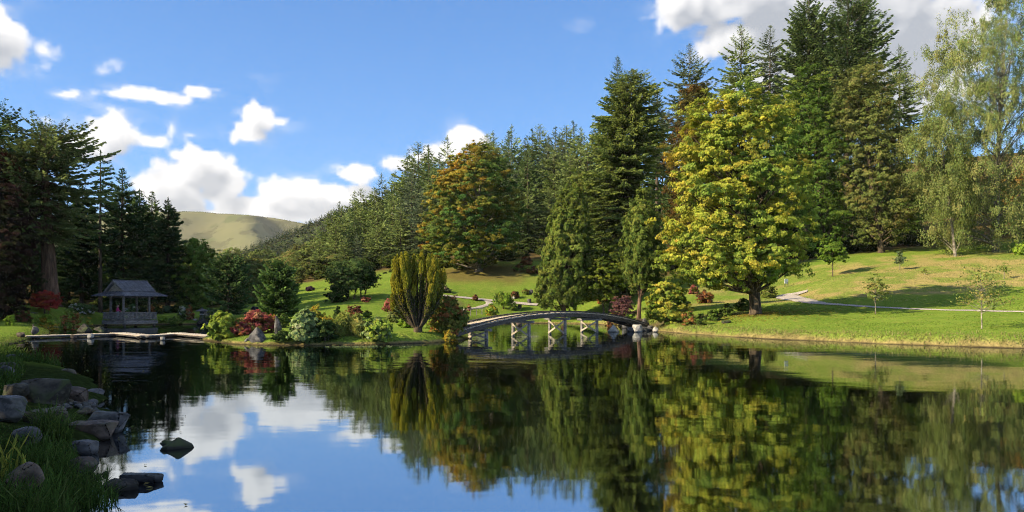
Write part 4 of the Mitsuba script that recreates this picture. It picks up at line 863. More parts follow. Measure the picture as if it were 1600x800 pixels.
# ------------------------------------------------------------------ rocks
def rock_mesh(g, sx, sy, sz, rough=.05, pts=15, flat=0.0, rounded=.0, taper=0.0):
    P = rnd_dir(g, pts) * g.uniform(.82, 1.0, (pts, 1)); P = np.sign(P) * np.abs(P) ** (.72 if rounded < .5 and pts > 10 else 1)
    if flat: P[:, 2] = np.clip(P[:, 2], -1, 1 - flat * 1.1 + .06 * g.normal(size=pts))
    if taper: P = np.vstack([P, [[.12, 0, 1.05]]]); P[:, :2] *= np.clip(1 - taper * (P[:, 2:] + 1) / 2, .05, 1)
    m = trimesh.convex.convex_hull(P); m.apply_scale([1 / np.ptp(P[:, 0]), 1 / np.ptp(P[:, 1]), 1 / np.ptp(P[:, 2])]); m.vertices -= m.bounds.mean(0)
    m.apply_scale([sx, sy, sz])
    m = m.subdivide_to_size(max(sx, sy, sz) * .13, max_iter=8)
    m = trimesh.Trimesh(m.vertices, m.faces, process=True)
    trimesh.smoothing.filter_laplacian(m, lamb=.5, iterations=1 + int(8 * rounded))
    V = np.array(m.vertices); s_ = max(sx, sy, sz); n_ = np.array(m.vertex_normals); o = g.uniform(0, 50, 3)
    V += n_ * (s_ * rough * 2 * (meshkit.fbm(V / s_ * 3.0 + o, 4, 3) - .5))[:, None]
    return V, np.array(m.faces)


def rock(name, label, u0, u1, vt, vb, mat, seed, z=0.0, depth=.8, flat=.0, rot=0.0, rounded=.2, group=None, D=None, sink=.25, pts=15):
    """A stone seen between u0 and u1, its foot at row vb and height z."""
    g = G(seed); uc = (u0 + u1) / 2
    if z == 'g': b_ = to_ground(uc, vb); D, z = b_[1], b_[2] - .04
    D = D or (EYE - z) * F_PX / (vb - HORIZON); s_ = D / F_PX; w = (u1 - u0) * s_
    dep = w * depth; D = D + dep * .45; x = (uc - CX) / F_PX * D; H = EYE + (HORIZON - vt) * D / F_PX - z
    H = max(H * 1.0 - .0 * dep, .06); V, f = rock_mesh(g, w, dep, H * (1 + sink), pts=pts, flat=flat, rounded=rounded, taper=.85 if label.startswith(('pointed', 'peaked', 'dark pointed', 'pale triangular')) else 0)
    c, sn = math.cos(rot), math.sin(rot); V = V @ np.array([[c, sn, 0], [-sn, c, 0], [0, 0, 1]])
    V = V + [x, D, z + H - V[:, 2].max()]
    k = thing(name, label, 'rock', group); scene[k] = mikit.ply((V, f), mat, smooth=38)
    return k


RK = [('boulder', 'big blackish block with a mossy right face on the left bank', 33, 107, 590, 640, 'stone_dark', .35, .75, .55, .12),
      ('boulder', 'dark stone adjoining the big block on its left', 2, 42, 598, 630, 'stone_dark', .55, .8, .4, .1),
      ('boulder', 'squared pale grey boulder cut by the left edge', -12, 41, 617, 657, 'stone_grey', .55, .8, .5, .1),
      ('boulder', 'upright brown boulder right of the big dark block', 103, 138, 604, 646, 'stone_brown', .12, .9, .0, .3),
      ('boulder', 'purplish brown boulder with a sloping top in front of the big block', 43, 108, 635, 670, 'stone_brown', .32, .7, .2, .15),
      ('boulder', 'long pale topped rock reaching furthest into the water', 139, 214, 641, 678, 'stone_grey', .0, .6, .45, .15),
      ('boulder', 'large angular brown rock at the waterline below the pebbles', 101, 183, 657, 690, 'stone_brown', .0, .65, .35, .1),
      ('boulder', 'smooth blue grey boulder rising from the grass', 18, 64, 667, 694, 'stone_grey', .45, .8, .0, .9),
      ('boulder', 'flat topped grey stone at the water edge beside the grass tuft', 106, 156, 687, 711, 'stone_grey', .0, .7, .4, .3),
      ('boulder', 'low brown stone just below the flat topped grey stone', 108, 154, 712, 742, 'stone_brown', .0, .75, .2, .5),
      ('boulder', 'big rounded dull boulder in the grass at the lower left', 12, 70, 722, 766, 'stone_brown', .45, .8, .0, .7),
      ('boulder', 'dark humped stone in the far group on the left shore', -8, 34, 565, 590, 'stone_dark', .35, .8, .0, .5),
      ('boulder', 'rounded stone half hidden by grass in the far group', -4, 22, 571, 596, 'stone_grey', .45, .8, .0, .7),
      ('boulder', 'white rounded stone at the back of the far group', 22, 38, 552, 568, 'stone_pale', .12, .8, .0, .8),
      ('boulder', 'low grey stone behind the far group', 8, 32, 553, 570, 'stone_grey', .25, .8, .0, .5),
      ('boulder', 'small brownish rock to the right of the far group', 34, 55, 569, 580, 'stone_brown', .08, .8, .2, .5),
      ('slab', 'broad flat slab lying in the water behind the big dark block', 26, 92, 578, 592, 'stone_grey', .05, 1.1, .75, .2),
      ('slab', 'brown slab tip at the outer end of the broad flat slab', 85, 119, 576, 594, 'stone_brown', .0, .8, .35, .3),
      ('slab', 'thin pointed pale slab standing out from behind the upright boulder', 131, 162, 607, 623, 'stone_grey', .0, .6, .3, .1),
      ('slab', 'sloping greenish slab below the thin pointed slab', 133, 153, 623, 641, 'stone_dark', .0, .8, .4, .2),
      ('stepping_rock', 'peaked dark rock standing alone in the water', 254, 302, 683, 703, 'stone_dark', .0, .6, .0, .12),
      ('stepping_rock', 'smaller lump touching the left of the peaked dark rock', 249, 272, 687, 700, 'stone_dark', .0, .7, .0, .4),
      ('stepping_rock', 'long flat dark rock in the water nearest the camera', 186, 254, 738, 756, 'stone_grey', .0, .45, .45, .2),
      ('stepping_rock', 'dark left end of the long flat rock in the water', 161, 214, 748, 768, 'stone_dark', .0, .5, .3, .2),
      ('stone', 'little stone poking from the water near the lower left grass', 160, 170, 736, 743, 'stone_dark', .0, .8, .0, .5),
      ('stone', 'tiny stone beside the little one near the lower left grass', 151, 159, 740, 746, 'stone_dark', .0, .8, .0, .5)]
for q, (nm, lab, u0, u1, vt, vb, mat, z, dep, fl, rd) in enumerate(RK):
    rock(nm, lab, u0, u1, vt, vb, mat, 700 + q, z, dep, fl, rounded=rd, rot=.0, pts=(17 if rd < .5 else 26) if 'peaked' not in lab else 9)
# pebbles heaped between the boulders
g = G(760); cnt = 0
for q in range(46):
    u, v = g.uniform(88, 148), 0; v = g.uniform(636, 668) + .12 * (u - 110); D = (EYE - .15) * F_PX / (v - HORIZON) + g.uniform(.5, .9); x = (u - CX) / F_PX * D; r = g.uniform(.05, .13)
    V, f = rock_mesh(g, r * 2, r * 1.7, r * 1.2, pts=20, rounded=.9); V = V + [x, D, max(ground_z(x, D), 0) + g.uniform(.0, .10)]
    scene[thing('pebble', 'rounded pebble in the heap between the boulders of the left bank', 'pebble', 'pebbles heaped on the left bank')] = mikit.ply((V, f), ['stone_grey', 'stone_brown', 'stone_grey'][g.integers(3)], smooth=True)
for q, (nm, lab, u0, u1, vt, vb, mat, z, dep, fl, rd, D) in enumerate([
    ('standing_stone', 'pointed grey stone at the water edge among the azaleas', 385, 417, 511, 537, 'stone_grey', .0, .6, .0, .15, 45.6),
    ('standing_stone', 'upright round topped standing stone in the waterside garden', 429, 440, 493, 518, 'stone_grey', .5, .7, .0, .6, 48.6),
    ('stone', 'small stone at the right foot of the pointed grey stone', 415, 424, 529, 537, 'stone_grey', .0, .8, .0, .4, None),
    ('stone', 'small stone at the left foot of the pointed grey stone', 380, 391, 528, 538, 'stone_grey', .0, .8, .0, .4, None),
    ('stone', 'pale stone under the lime rhododendron', 328, 343, 527, 533, 'stone_pale', .0, .8, .3, .4, 50.3),
    ('standing_stone', 'grey headstone like rock at the left end of the plank bridge', 50, 61, 510, 521, 'stone_grey', .3, .7, .0, .5, None),
    ('stone', 'flat stone left of the plank bridge', 27, 40, 519, 526, 'stone_brown', .2, .8, .3, .4, None),
    ('boulder', 'dark pointed boulder in the pond left of the pavilion', 122, 146, 505, 519, 'stone_dark', .0, .7, .0, .2, None),
    ('boulder', 'low dark boulder right of the pointed boulder by the pavilion', 147, 166, 510, 519, 'stone_dark', .0, .7, .0, .4, None),
    ('stone', 'white stone in the water before the plank bridge', 136, 146, 521, 529, 'stone_pale', .0, .8, .0, .3, None),
    ('stone', 'brown stone in the water beside the white one', 109, 119, 522, 529, 'stone_brown', .0, .8, .0, .4, None),
    ('stone', 'small pale stone in the water nearer the middle of the plank bridge', 250, 258, 526, 532, 'stone_pale', .0, .8, .0, .4, None),
    ('boulder', 'grey rock at the pond edge beside the russet bush', 42, 58, 488, 498, 'stone_grey', .5, .8, .0, .4, 76),
    ('boulder', 'pale triangular rock under the right end of the bridge', 949, 968, 507, 519, 'stone_pale', .0, .7, .0, .1, None),
    ('boulder', 'pale squared block at the right bridge abutment', 988, 1004, 507, 519, 'stone_pale', .0, .8, .3, .1, None),
    ('boulder', 'round white stone at the water edge under the low yellow maple', 1019, 1029, 510, 519, 'stone_pale', .0, .8, .0, .7, None),
    ('boulder', 'grey rock in the bank behind the bridge end', 972, 984, 494, 508, 'stone_grey', .2, .8, .0, .3, 76),
    ('boulder', 'rock in the bank just right of the narrow conifer', 1003, 1015, 497, 511, 'stone_grey', .25, .8, .0, .3, 73),
    ('boulder', 'low rock on the left shore under the bridge', 806, 816, 503, 514, 'stone_brown', .0, .8, .0, .3, 84),
    ('boulder', 'mossy rock carrying the stone lantern', 306, 326, 500, 508, 'stone_dark', .0, .8, .4, .3, 90),
    ('stone', 'flat pale rock by the stone lantern', 320, 332, 503, 508, 'stone_grey', .0, .8, .4, .3, 88),
    ('block', 'grey stone block on the lawn left of the cypress column', 826, 833, 452, 460, 'stone_grey', 'g', .7, .3, .2, None),
    ('block', 'small pale rock on the rise beside the low bushes', 829, 836, 416, 423, 'stone_pale', 'g', .8, .0, .5, None),
    ('block', 'pale stone at the foot of the purple bush on the lawn', 799, 805, 463, 468, 'stone_pale', 'g', .8, .0, .4, None),
    ('stone', 'dark stone on the grass left of the maple trunk', 1128, 1143, 500, 506, 'stone_dark', 'g', .8, .0, .4, None)]):
    if D and z and z != 'g': z = max(ground_z((.5 * (u0 + u1) - CX) / F_PX * D, D) - .05, 0)
    rock(nm, lab, u0, u1, vt, vb, mat, 800 + q, z, dep, fl, rounded=rd, D=D, pts=10 if 'pointed' in lab else 18)
g = G(860)
for q in range(12):   # stones of the abutment's footing
    t = q / 11; x, y = 10.0 + 2.6 * t, 68.0 + 3.4 * t; V, f = rock_mesh(g, g.uniform(.5, .9), .5, g.uniform(.4, .7), pts=16); V = V + [x + .4 * g.normal() * .3 + .75, y - .65, .1]
    scene[thing('footing_stone', 'rough footing stone under the right end of the bridge', 'stone', 'footing stones of the bridge abutment')] = mikit.ply((V, f), 'stone_grey', smooth=38)

# ------------------------------------------------------------------ arched bridge
A0, A1 = np.array([-4.3, 51.2]), np.array([12.3, 72.6]); ax = unit(A1 - A0); perp = np.array([ax[1], -ax[0]]); BL = np.linalg.norm(A1 - A0); BW = 1.75
bz = lambda t: .62 * (1 - t) + .42 * t + 1.25 * (4 * t * (1 - t)) ** .92
bk = thing('arched_bridge', 'weathered timber arched footbridge on crossed trestles over the pond', 'bridge')


def bpt(t, side, dz=0.0): return np.array([*(A0 + ax * BL * t + perp * side), bz(t) + dz])


def arch_strip(side0, side1, z0, z1, n=48, t0=0.0, t1=1.0):
    V, Fq = [], []
    for t in np.linspace(t0, t1, n + 1): V += [bpt(t, side0, z0), bpt(t, side1, z0), bpt(t, side1, z1), bpt(t, side0, z1)]
    for k in range(n):
        a = 4 * k
        for q in range(4): Fq.append([a + q, a + (q + 1) % 4, a + 4 + (q + 1) % 4, a + 4 + q])
    Fq += [[3, 2, 1, 0], [4 * n, 4 * n + 1, 4 * n + 2, 4 * n + 3]]
    m = trimesh.Trimesh(np.array(V), np.vstack([np.array(Fq)[:, [0, 1, 2]], np.array(Fq)[:, [0, 2, 3]]]), process=False); trimesh.repair.fix_normals(m); return m


scene[bk + '__near_beam'] = mikit.ply(arch_strip(BW / 2 - .20, BW / 2 - .02, -.36, -.075), 'wood_dark')
scene[bk + '__far_beam'] = mikit.ply(arch_strip(-BW / 2 + .02, -BW / 2 + .20, -.36, -.075), 'wood_dark')
g = G(900); nP = 118
scene[bk + '__deck_plank'] = mikit.ply(merge([beam(bpt((k + .5) / nP, -BW / 2 - .03 * g.uniform(), -.035), bpt((k + .5) / nP, BW / 2 + .03 * g.uniform(), -.035 + .004 * g.normal()), BL / nP * .92, .06, .006, up=(0, 0, 1)) for k in range(nP)]), 'wood_pale')
labels[bk + '__deck_plank'] = {'label': 'pale bleached planks of the deck', 'kind': 'stuff'}
for nm, sd in (('near_kerb', BW / 2 - .08), ('far_kerb', -BW / 2 + .08)):
    scene[bk + '__' + nm] = mikit.ply(arch_strip(sd - .07, sd + .07, .035, .125), 'wood_dark')
    scene[bk + '__' + nm + '__spacer'] = mikit.ply(merge([beam(bpt(t, sd, -.002), bpt(t, sd, .033), .22, .11) for t in np.linspace(.01, .99, 34)]), 'wood_grey')
    labels[bk + '__' + nm + '__spacer'] = {'label': 'small blocks lifting the kerb', 'kind': 'stuff'}
for q, t in enumerate([.115, .30, .48, .66]):
    root = bk + '__trestle' + (f'_{q:03d}' if q else '')
    for e, sd in enumerate((BW / 2 - .12, -BW / 2 + .12)):
        top = bpt(t, sd, -.60); scene[root + '__post' + ('_001' if e else '')] = mikit.ply(beam(top * [1, 1, 0] - [0, 0, .9], top, .20, .20, .015, up=(ax[0], ax[1], 0)), 'wood_grey')
    scene[root + '__cross_beam'] = mikit.ply(beam(bpt(t, -BW / 2 - .32, -.51), bpt(t, BW / 2 + .32, -.51), .26, .18, .015), 'wood_grey')
    zt, zb = bz(t) - .70, .10
    a, b = bpt(t, BW / 2 - .12), bpt(t, -BW / 2 + .12); sh = np.array([ax[0], ax[1], 0]) * .14
    for e, (z0, z1) in enumerate(((zb, zt), (zt, zb))):
        o = sh * (-1 if e == 0 else -1.45)
        scene[root + '__brace' + ('_001' if e else '')] = mikit.ply(beam(np.array([a[0], a[1], z0]) + o, np.array([b[0], b[1], z1]) + o, .05, .13, .006), 'wood_pale')
# approach rail at the left end, and the old stump by the right end
rk = thing('low_rail', 'low pale timber rail beside the bridge approach', 'rail')
r0, r1 = to_ground(735, 494), to_ground(753, 492)
for e, p in enumerate((r0, (r0 + r1) / 2, r1)): scene[rk + '__post' + (f'_{e:03d}' if e else '')] = mikit.ply(beam(p - [0, 0, .2], p + [0, 0, .75], .09, .09), 'wood_grey')
scene[rk + '__rail'] = mikit.ply(beam(r0 + [-.3, 0, .82], r1 + [.3, 0, .82], .10, .10, .01), 'wood_pale')
g = G(905); b0 = to_ground(1012, 507); W = []
for q in range(7):
    d = unit(np.array([g.normal(), g.normal() * .5, .9])) * g.uniform(.6, 1.5); W.append(tube([b0 - [0, 0, .2], b0 + d * .5 + [0, 0, .1], b0 + d], [.16, .10, .03], 6))
scene[thing('root_stump', 'dark gnarled root stump beside the bare conifer trunk at the bridge end', 'stump')] = mikit.ply(merge(W), 'bark_mat', smooth=True)

# ------------------------------------------------------------------ zigzag plank bridge
zk = thing('plank_bridge', 'low zigzag plank bridge crossing the water towards the pavilion', 'footbridge')
LINE = [px(46, 521, 55.0), px(187, 517, 60.5), px(226, 519, 55.4), px(275, 518, 61.0), px(328, 521, 54.2)]
LINE = [np.array([(u - CX) / F_PX * D, D, 0]) for u, D in ((48, 54.0), (186, 58.6), (227, 54.4), (276, 58.4), (329, 53.6))]
g = G(910)
for q in range(4):
    p, r = LINE[q].copy(), LINE[q + 1].copy(); d = unit(r - p); z = .18 + .03 * (q % 2); p = p - d * .45 + [0, 0, z]; r = r + d * .45 + [0, 0, z]; L_ = np.linalg.norm(r - p); nn = np.cross([0, 0, 1.0], d)
    root = zk + '__section' + (f'_{q:03d}' if q else '')
    k = int(L_ / .2); scene[root + '__plank'] = mikit.ply(merge([beam(p + d * L_ * (e + .5) / k - nn * (.52 + .02 * g.uniform()), p + d * L_ * (e + .5) / k + nn * (.52 + .02 * g.uniform()) + [0, 0, .004 * g.normal()], L_ / k * .93, .06, .006) for e in range(k)]), 'wood_pale')
    labels[root + '__plank'] = {'label': 'bleached cross planks', 'kind': 'stuff'}
    for e, sd in enumerate((-.38, .38)): scene[root + '__joist' + ('_001' if e else '')] = mikit.ply(beam(p + nn * sd - [0, 0, .082], r + nn * sd - [0, 0, .082], .10, .10), 'wood_dark')
    for e, (f, sd) in enumerate(((.12, -.3), (.12, .3), (.88, -.3), (.88, .3))):
        c = p + d * L_ * f + nn * sd; scene[root + '__post' + (f'_{e:03d}' if e else '')] = mikit.ply(beam(c * [1, 1, 0] - [0, 0, .8], c - [0, 0, .14], .16, .16, .01, up=(1, 0, 0)), 'wood_dark')
pk = to_ground(52, 520); scene[thing('marker_post', 'thin dark post at the shore end of the plank bridge', 'post')] = mikit.ply(beam(pk - [0, 0, .2], pk + [0, 0, .62], .09, .09, .008, up=(1, 0, 0)), 'wood_dark')

# ------------------------------------------------------------------ pavilion
PC = np.array([(203.5 - CX) / F_PX * 84.0, 84.0, 0]); E1, E2 = np.array([.427, .904, 0]), np.array([-.904, .427, 0]); E3 = np.array([0, 0, 1.0])
pv = thing('pavilion', 'grey timber pavilion with hipped and gabled roof standing over the water', 'pavilion')


def loc(m): v, f = m; v = np.asarray(v, float); return PC + v[:, :1] * E1 + v[:, 1:2] * E2 + v[:, 2:] * E3, f


def lb(p, q, w, h, bevel=0.0, up=(0, 0, 1)): return loc(beam(p, q, w, h, bevel, up))


def slab(quad, th):
    q = np.asarray(quad, float); n = np.cross(q[1] - q[0], q[2] - q[0]); n = unit(n); n = n if n[2] > 0 else -n
    m = trimesh.convex.convex_hull(np.vstack([q, q - n * th])); return np.array(m.vertices), np.array(m.faces)


def pp(name, m, mat, smooth=False): scene[pv + '__' + name] = mikit.ply(loc(m), mat, smooth=smooth); return pv + '__' + name


DA, DB, DZ = 2.10, 1.75, .68
g = G(920); nb_ = 22
k = pp('deck', merge([beam((-DA + (e + .5) * 2 * DA / nb_, -DB, DZ - .03), (-DA + (e + .5) * 2 * DA / nb_, DB, DZ - .03), 2 * DA / nb_ * .94, .06, .005) for e in range(nb_)]), 'wood_grey'); labels[k] = {'label': 'grey deck boards', 'kind': 'stuff'}
for e, (p, q) in enumerate([((-DA, -DB), (DA, -DB)), ((-DA, -DB), (-DA, DB)), ((DA, -DB), (DA, DB)), ((-DA, DB), (DA, DB))]):
    sfx = f'_{e:03d}' if e else ''; p, q = np.array([*p, 0.0]), np.array([*q, 0.0]); d = unit(q - p); o = unit((p + q) / 2) * .03
    pp('skirt_board' + sfx, merge([beam(p + o + [0, 0, .52], q + o + [0, 0, .52], .05, .17, .005), beam(p + o * 1.2 + [0, 0, .335], q + o * 1.2 + [0, 0, .335], .05, .17, .005)]), 'wood_grey')
    pin = -o * 2.6; hr = 'railing' + sfx
    scene[pv + '__' + hr + '__handrail'] = mikit.ply(loc(beam(p + pin + [0, 0, 1.50], q + pin + [0, 0, 1.50], .11, .07, .008)), 'wood_grey')
    scene[pv + '__' + hr + '__bottom_rail'] = mikit.ply(loc(beam(p + pin + [0, 0, .80], q + pin + [0, 0, .80], .07, .08, .006)), 'wood_grey')
    L_ = np.linalg.norm(q - p); nbal = int(L_ / .16)
    scene[pv + '__' + hr + '__baluster'] = mikit.ply(loc(merge([beam(p + pin + d * L_ * (b + .5) / nbal + [0, 0, .84], p + pin + d * L_ * (b + .5) / nbal + [0, 0, 1.465], .035, .09, 0, up=tuple(d)) for b in range(nbal)])), 'wood_grey')
    labels[pv + '__' + hr + '__baluster'] = {'label': 'upright slats of the railing', 'kind': 'stuff'}
PA, PB = 1.62, 1.0
for e, (x, y) in enumerate([(-PA, -PB), (PA, -PB), (PA, PB), (-PA, PB)]):
    pp('post' + (f'_{e:03d}' if e else ''), beam((x, y, DZ), (x, y, 3.36), .21, .21, .018, up=(1, 0, 0)), 'wood_grey')
    pp('pile' + (f'_{e:03d}' if e else ''), beam((x * 1.15, y * 1.5, -.9), (x * 1.15, y * 1.5, .60), .22, .22, .018, up=(1, 0, 0)), 'wood_dark')
for e, (p, q) in enumerate([((-PA - .3, -PB, 3.22), (PA + .3, -PB, 3.22)), ((-PA - .3, PB, 3.22), (PA + .3, PB, 3.22)), ((-PA, -PB - .3, 3.42), (-PA, PB + .3, 3.42)), ((PA, -PB - .3, 3.42), (PA, PB + .3, 3.42))]):
    pp('tie_beam' + (f'_{e:03d}' if e else ''), beam(p, q, .14, .2, .01), 'wood_dark')
RA, RB, IA, IB = 2.75, 2.58, 1.92, 1.42; ZE, ZB, ZR = 3.34, 3.80, 4.98
rf = pv + '__roof'
SK = {'eave': [(-RA, -RB, ZE), (RA, -RB, ZE), (IA, -IB, ZB), (-IA, -IB, ZB)], 'eave_001': [(-RA, RB, ZE), (RA, RB, ZE), (IA, IB, ZB), (-IA, IB, ZB)], 'eave_002': [(-RA, -RB, ZE), (-RA, RB, ZE), (-IA, IB, ZB), (-IA, -IB, ZB)], 'eave_003': [(RA, -RB, ZE), (RA, RB, ZE), (IA, IB, ZB), (IA, -IB, ZB)]}
for nm, qd in SK.items():
    scene[rf + '__' + nm] = mikit.ply(loc(slab(qd, .07)), 'roof_mat')
    q_ = np.array(qd, float); n_ = 15; B = []
    for e in range(n_ + 1):
        f = e / n_; lo_, hi_ = q_[0] * (1 - f) + q_[1] * f, q_[3] * (1 - f) + q_[2] * f; B.append(beam(lo_ + [0, 0, .018], hi_ + [0, 0, .018], .05, .035))
    scene[rf + '__' + nm + 'X'] = 0; del scene[rf + '__' + nm + 'X']
    kk = rf + '__batten' + nm[4:]; scene[kk] = mikit.ply(loc(merge(B)), 'roof_mat'); labels[kk] = {'label': 'battens of the lower roof', 'kind': 'stuff'}
for e, sg in enumerate((-1, 1)):
    sfx = '_001' if e else ''; qd = np.array([(-IA - .05, sg * (IB + .06), ZB + .02), (IA + .05, sg * (IB + .06), ZB + .02), (IA + .18, 0, ZR), (-IA - .18, 0, ZR)], float)
    scene[rf + '__slope' + sfx] = mikit.ply(loc(slab(qd, .08)), 'roof_mat')
    # boards laid down the slope, alternately proud
    n_ = 13; nrm_ = unit(np.cross(qd[1] - qd[0], qd[3] - qd[0])); nrm_ = nrm_ if nrm_[2] > 0 else -nrm_
    for b in range(n_):
        f = (b + .5) / n_; lo_, hi_ = qd[0] * (1 - f) + qd[1] * f, qd[3] * (1 - f) + qd[2] * f; h = .03 if b % 2 else .055
        if True: scene[rf + '__board' + (f'_{e * n_ + b:03d}' if e + b else '')] = mikit.ply(loc(beam(lo_ + nrm_ * h * .55 + [0, 0, -.02], hi_ + nrm_ * h * .55, 2 * IA / n_ * .86, h, .006, up=tuple(nrm_))), 'roof_mat')
    x = sg * (IA - .22); tri = np.array([(x, -IB + .05, ZB), (x, IB - .05, ZB), (x, 0, ZR - .12)]); m = trimesh.convex.convex_hull(np.vstack([tri, tri + [.05 * -sg, 0, 0]]))
    scene[rf + '__gable' + sfx] = mikit.ply(loc((np.array(m.vertices), np.array(m.faces))), 'wood_pale')
    for s2 in (-1, 1): scene[rf + '__barge_board' + ('' if (sg, s2) == (-1, -1) else f'_{(e * 2 + (s2 + 1) // 2):03d}')] = mikit.ply(loc(beam((sg * (IA + .12), s2 * (IB + .1), ZB - .05), (sg * (IA + .2), 0, ZR - .04), .05, .17, .006)), 'wood_grey')
scene[rf + '__ridge'] = mikit.ply(loc(beam((-IA - .26, 0, ZR + .03), (IA + .26, 0, ZR + .03), .20, .12, .02)), 'roof_mat')
# a bench's pale back inside, along the far side
pp('bench', merge([beam((-1.2, PB + .25, 1.12), (1.3, PB + .25, 1.12), .35, .05, .008), beam((-1.2, PB + .25, .68), (-1.2, PB + .25, 1.1), .3, .06, 0, up=(0, 1, 0)), beam((1.3, PB + .25, .68), (1.3, PB + .25, 1.1), .3, .06, 0, up=(0, 1, 0))]), 'wood_pale')


# ------------------------------------------------------------------ the visitor at the rail
def body(bones, refine=.03, it=6):
    import manifold3d as m3
    M = None
    for a, ra, b, rb in bones:
        h = m3.Manifold.batch_hull([m3.Manifold.sphere(ra, 20).translate(list(map(float, a))), m3.Manifold.sphere(rb, 20).translate(list(map(float, b)))]); M = h if M is None else M + h
    me = M.refine_to_length(refine).to_mesh(); t = trimesh.Trimesh(np.array(me.vert_properties)[:, :3], np.array(me.tri_verts), process=True); trimesh.smoothing.filter_taubin(t, .5, .53, it)
    return np.array(t.vertices), np.array(t.faces)


scene['skin_mat'] = pr((.52, .33, .25), .55); scene['pink_cloth'] = pr((.62, .07, .25), .85); scene['denim'] = pr((.24, .32, .42), .85); scene['hair_mat'] = pr((.34, .29, .24), .7); scene['shoe_mat'] = pr((.06, .06, .07), .6)
vk = thing('person', 'person in a pink top and light blue jeans standing at the pavilion rail', 'person')


def pers(m): v, f = m; return PC + E1 * -1.62 + E2 * -.12 + v[:, :1] * unit(E1 * .8 - E2 * .6) + v[:, 1:2] * unit(np.cross(E3, E1 * .8 - E2 * .6)) + (v[:, 2:] + DZ) * E3, f


L2 = [(0, .09), (0, -.09)]
scene[vk + '__body'] = mikit.ply(pers(body([((0, 0, 1.33), .06, (0.01, 0, 1.42), .055), ((.01, 0, 1.49), .088, (.02, 0, 1.545), .098), ((.10, 0, 1.50), .018, (.118, 0, 1.485), .016), ((.02, .10, 1.50), .022, (.02, -.10, 1.50), .022),
                                            ((.28, .24, .98), .032, (.36, .21, .93), .034), ((.36, .21, .93), .034, (.41, .20, .905), .018), ((.28, -.24, .98), .032, (.36, -.21, .93), .034), ((.36, -.21, .93), .034, (.41, -.20, .905), .018),
                                            ((0, 0, .92), .12, (0, 0, 1.35), .06), ((0, .2, 1.28), .05, (0, -.2, 1.28), .05), ((0, .2, 1.28), .05, (.06, .27, 1.04), .04), ((.06, .27, 1.04), .04, (.28, .24, .98), .032), ((0, -.2, 1.28), .05, (.06, -.27, 1.04), .04), ((.06, -.27, 1.04), .04, (.28, -.24, .98), .032)] +
                                           [x for _, y in L2 for x in (((0, y, .9), .085, (.01, y, .48), .06), ((.01, y, .48), .06, (-.02, y, .09), .042), ((-.02, y, .06), .045, (.12, y, .04), .035))], .025)), 'skin_mat', smooth=True)
scene[vk + '__pink_top'] = mikit.ply(pers(body([((0, 0, .95), .155, (0, 0, 1.12), .15), ((0, 0, 1.12), .15, (0, 0, 1.3), .105), ((0, .16, 1.29), .078, (0, -.16, 1.29), .078), ((0, .185, 1.28), .075, (.06, .27, 1.04), .062), ((.06, .27, 1.04), .062, (.24, .245, .99), .05), ((0, -.185, 1.28), .075, (.06, -.27, 1.04), .062), ((.06, -.27, 1.04), .062, (.24, -.245, .99), .05), ((0, 0, 1.33), .085, (0, 0, 1.36), .07)])), 'pink_cloth', smooth=True)
scene[vk + '__jeans'] = mikit.ply(pers(body([((0, .05, .90), .135, (0, -.05, .90), .135)] + [x for _, y in L2 for x in (((0, y, .88), .115, (.01, y, .48), .082), ((.01, y, .48), .082, (-.02, y, .11), .07))])), 'denim', smooth=True)
scene[vk + '__hair'] = mikit.ply(pers(body([((-.015, 0, 1.55), .103, (-.03, 0, 1.50), .095), ((-.045, 0, 1.5), .085, (-.05, 0, 1.42), .06)])), 'hair_mat', smooth=True)
for e, (_, y) in enumerate(L2): scene[vk + '__shoe' + ('_001' if e else '')] = mikit.ply(pers(body([((-.03, y, .06), .058, (.14, y, .05), .045)], .03, 3)), 'shoe_mat', smooth=True)

# ------------------------------------------------------------------ lantern, sign, planters
lk = thing('stone_lantern', 'broad capped grey stone lantern on the far bank', 'lantern'); D = 90.8; lp = np.array([(316 - CX) / F_PX * D, D, .42])


def rev(pts, sec=24, at=lp): m = trimesh.creation.revolve(np.array(pts), sections=sec); return np.array(m.vertices) + at, np.array(m.faces)


scene[lk + '__base'] = mikit.ply(rev([(0, 0), (.42, 0), (.42, .10), (.30, .20), (0, .20)], 6), 'stone_grey')
scene[lk + '__leg'] = mikit.ply(merge([beam(lp + [.30 * math.cos(a), .30 * math.sin(a), .12], lp + [.17 * math.cos(a), .17 * math.sin(a), .72], .14, .14, .02) for a in (0.5, 2.07, 3.64, 5.21)]), 'stone_grey')
scene[lk + '__platform'] = mikit.ply(rev([(0, .70), (.30, .70), (.36, .78), (.30, .84), (0, .84)], 6), 'stone_pale')
scene[lk + '__fire_box'] = mikit.ply(merge([beam(lp + [.20 * math.cos(a), .20 * math.sin(a), .84], lp + [.20 * math.cos(a), .20 * math.sin(a), 1.12], .10, .10) for a in np.arange(6) * 1.047]), 'stone_grey')
scene[lk + '__cap'] = mikit.ply(rev([(0, 1.12), (.74, 1.12), (.78, 1.16), (.55, 1.28), (.22, 1.40), (0, 1.42)], 12), 'stone_grey')
scene[lk + '__finial'] = mikit.ply(rev([(0, 1.40), (.10, 1.42), (.13, 1.48), (.07, 1.56), (0, 1.60)], 12), 'stone_grey')
wk = thing('stone_ledge', 'pale stone ledge running left from the lantern', 'ledge'); scene[wk] = mikit.ply(beam(lp + [-3.4, .8, .12], lp + [-.7, .3, .12], .5, .22, .03), 'stone_pale')
scene['sign_white'] = pr((.78, .78, .76), .5)
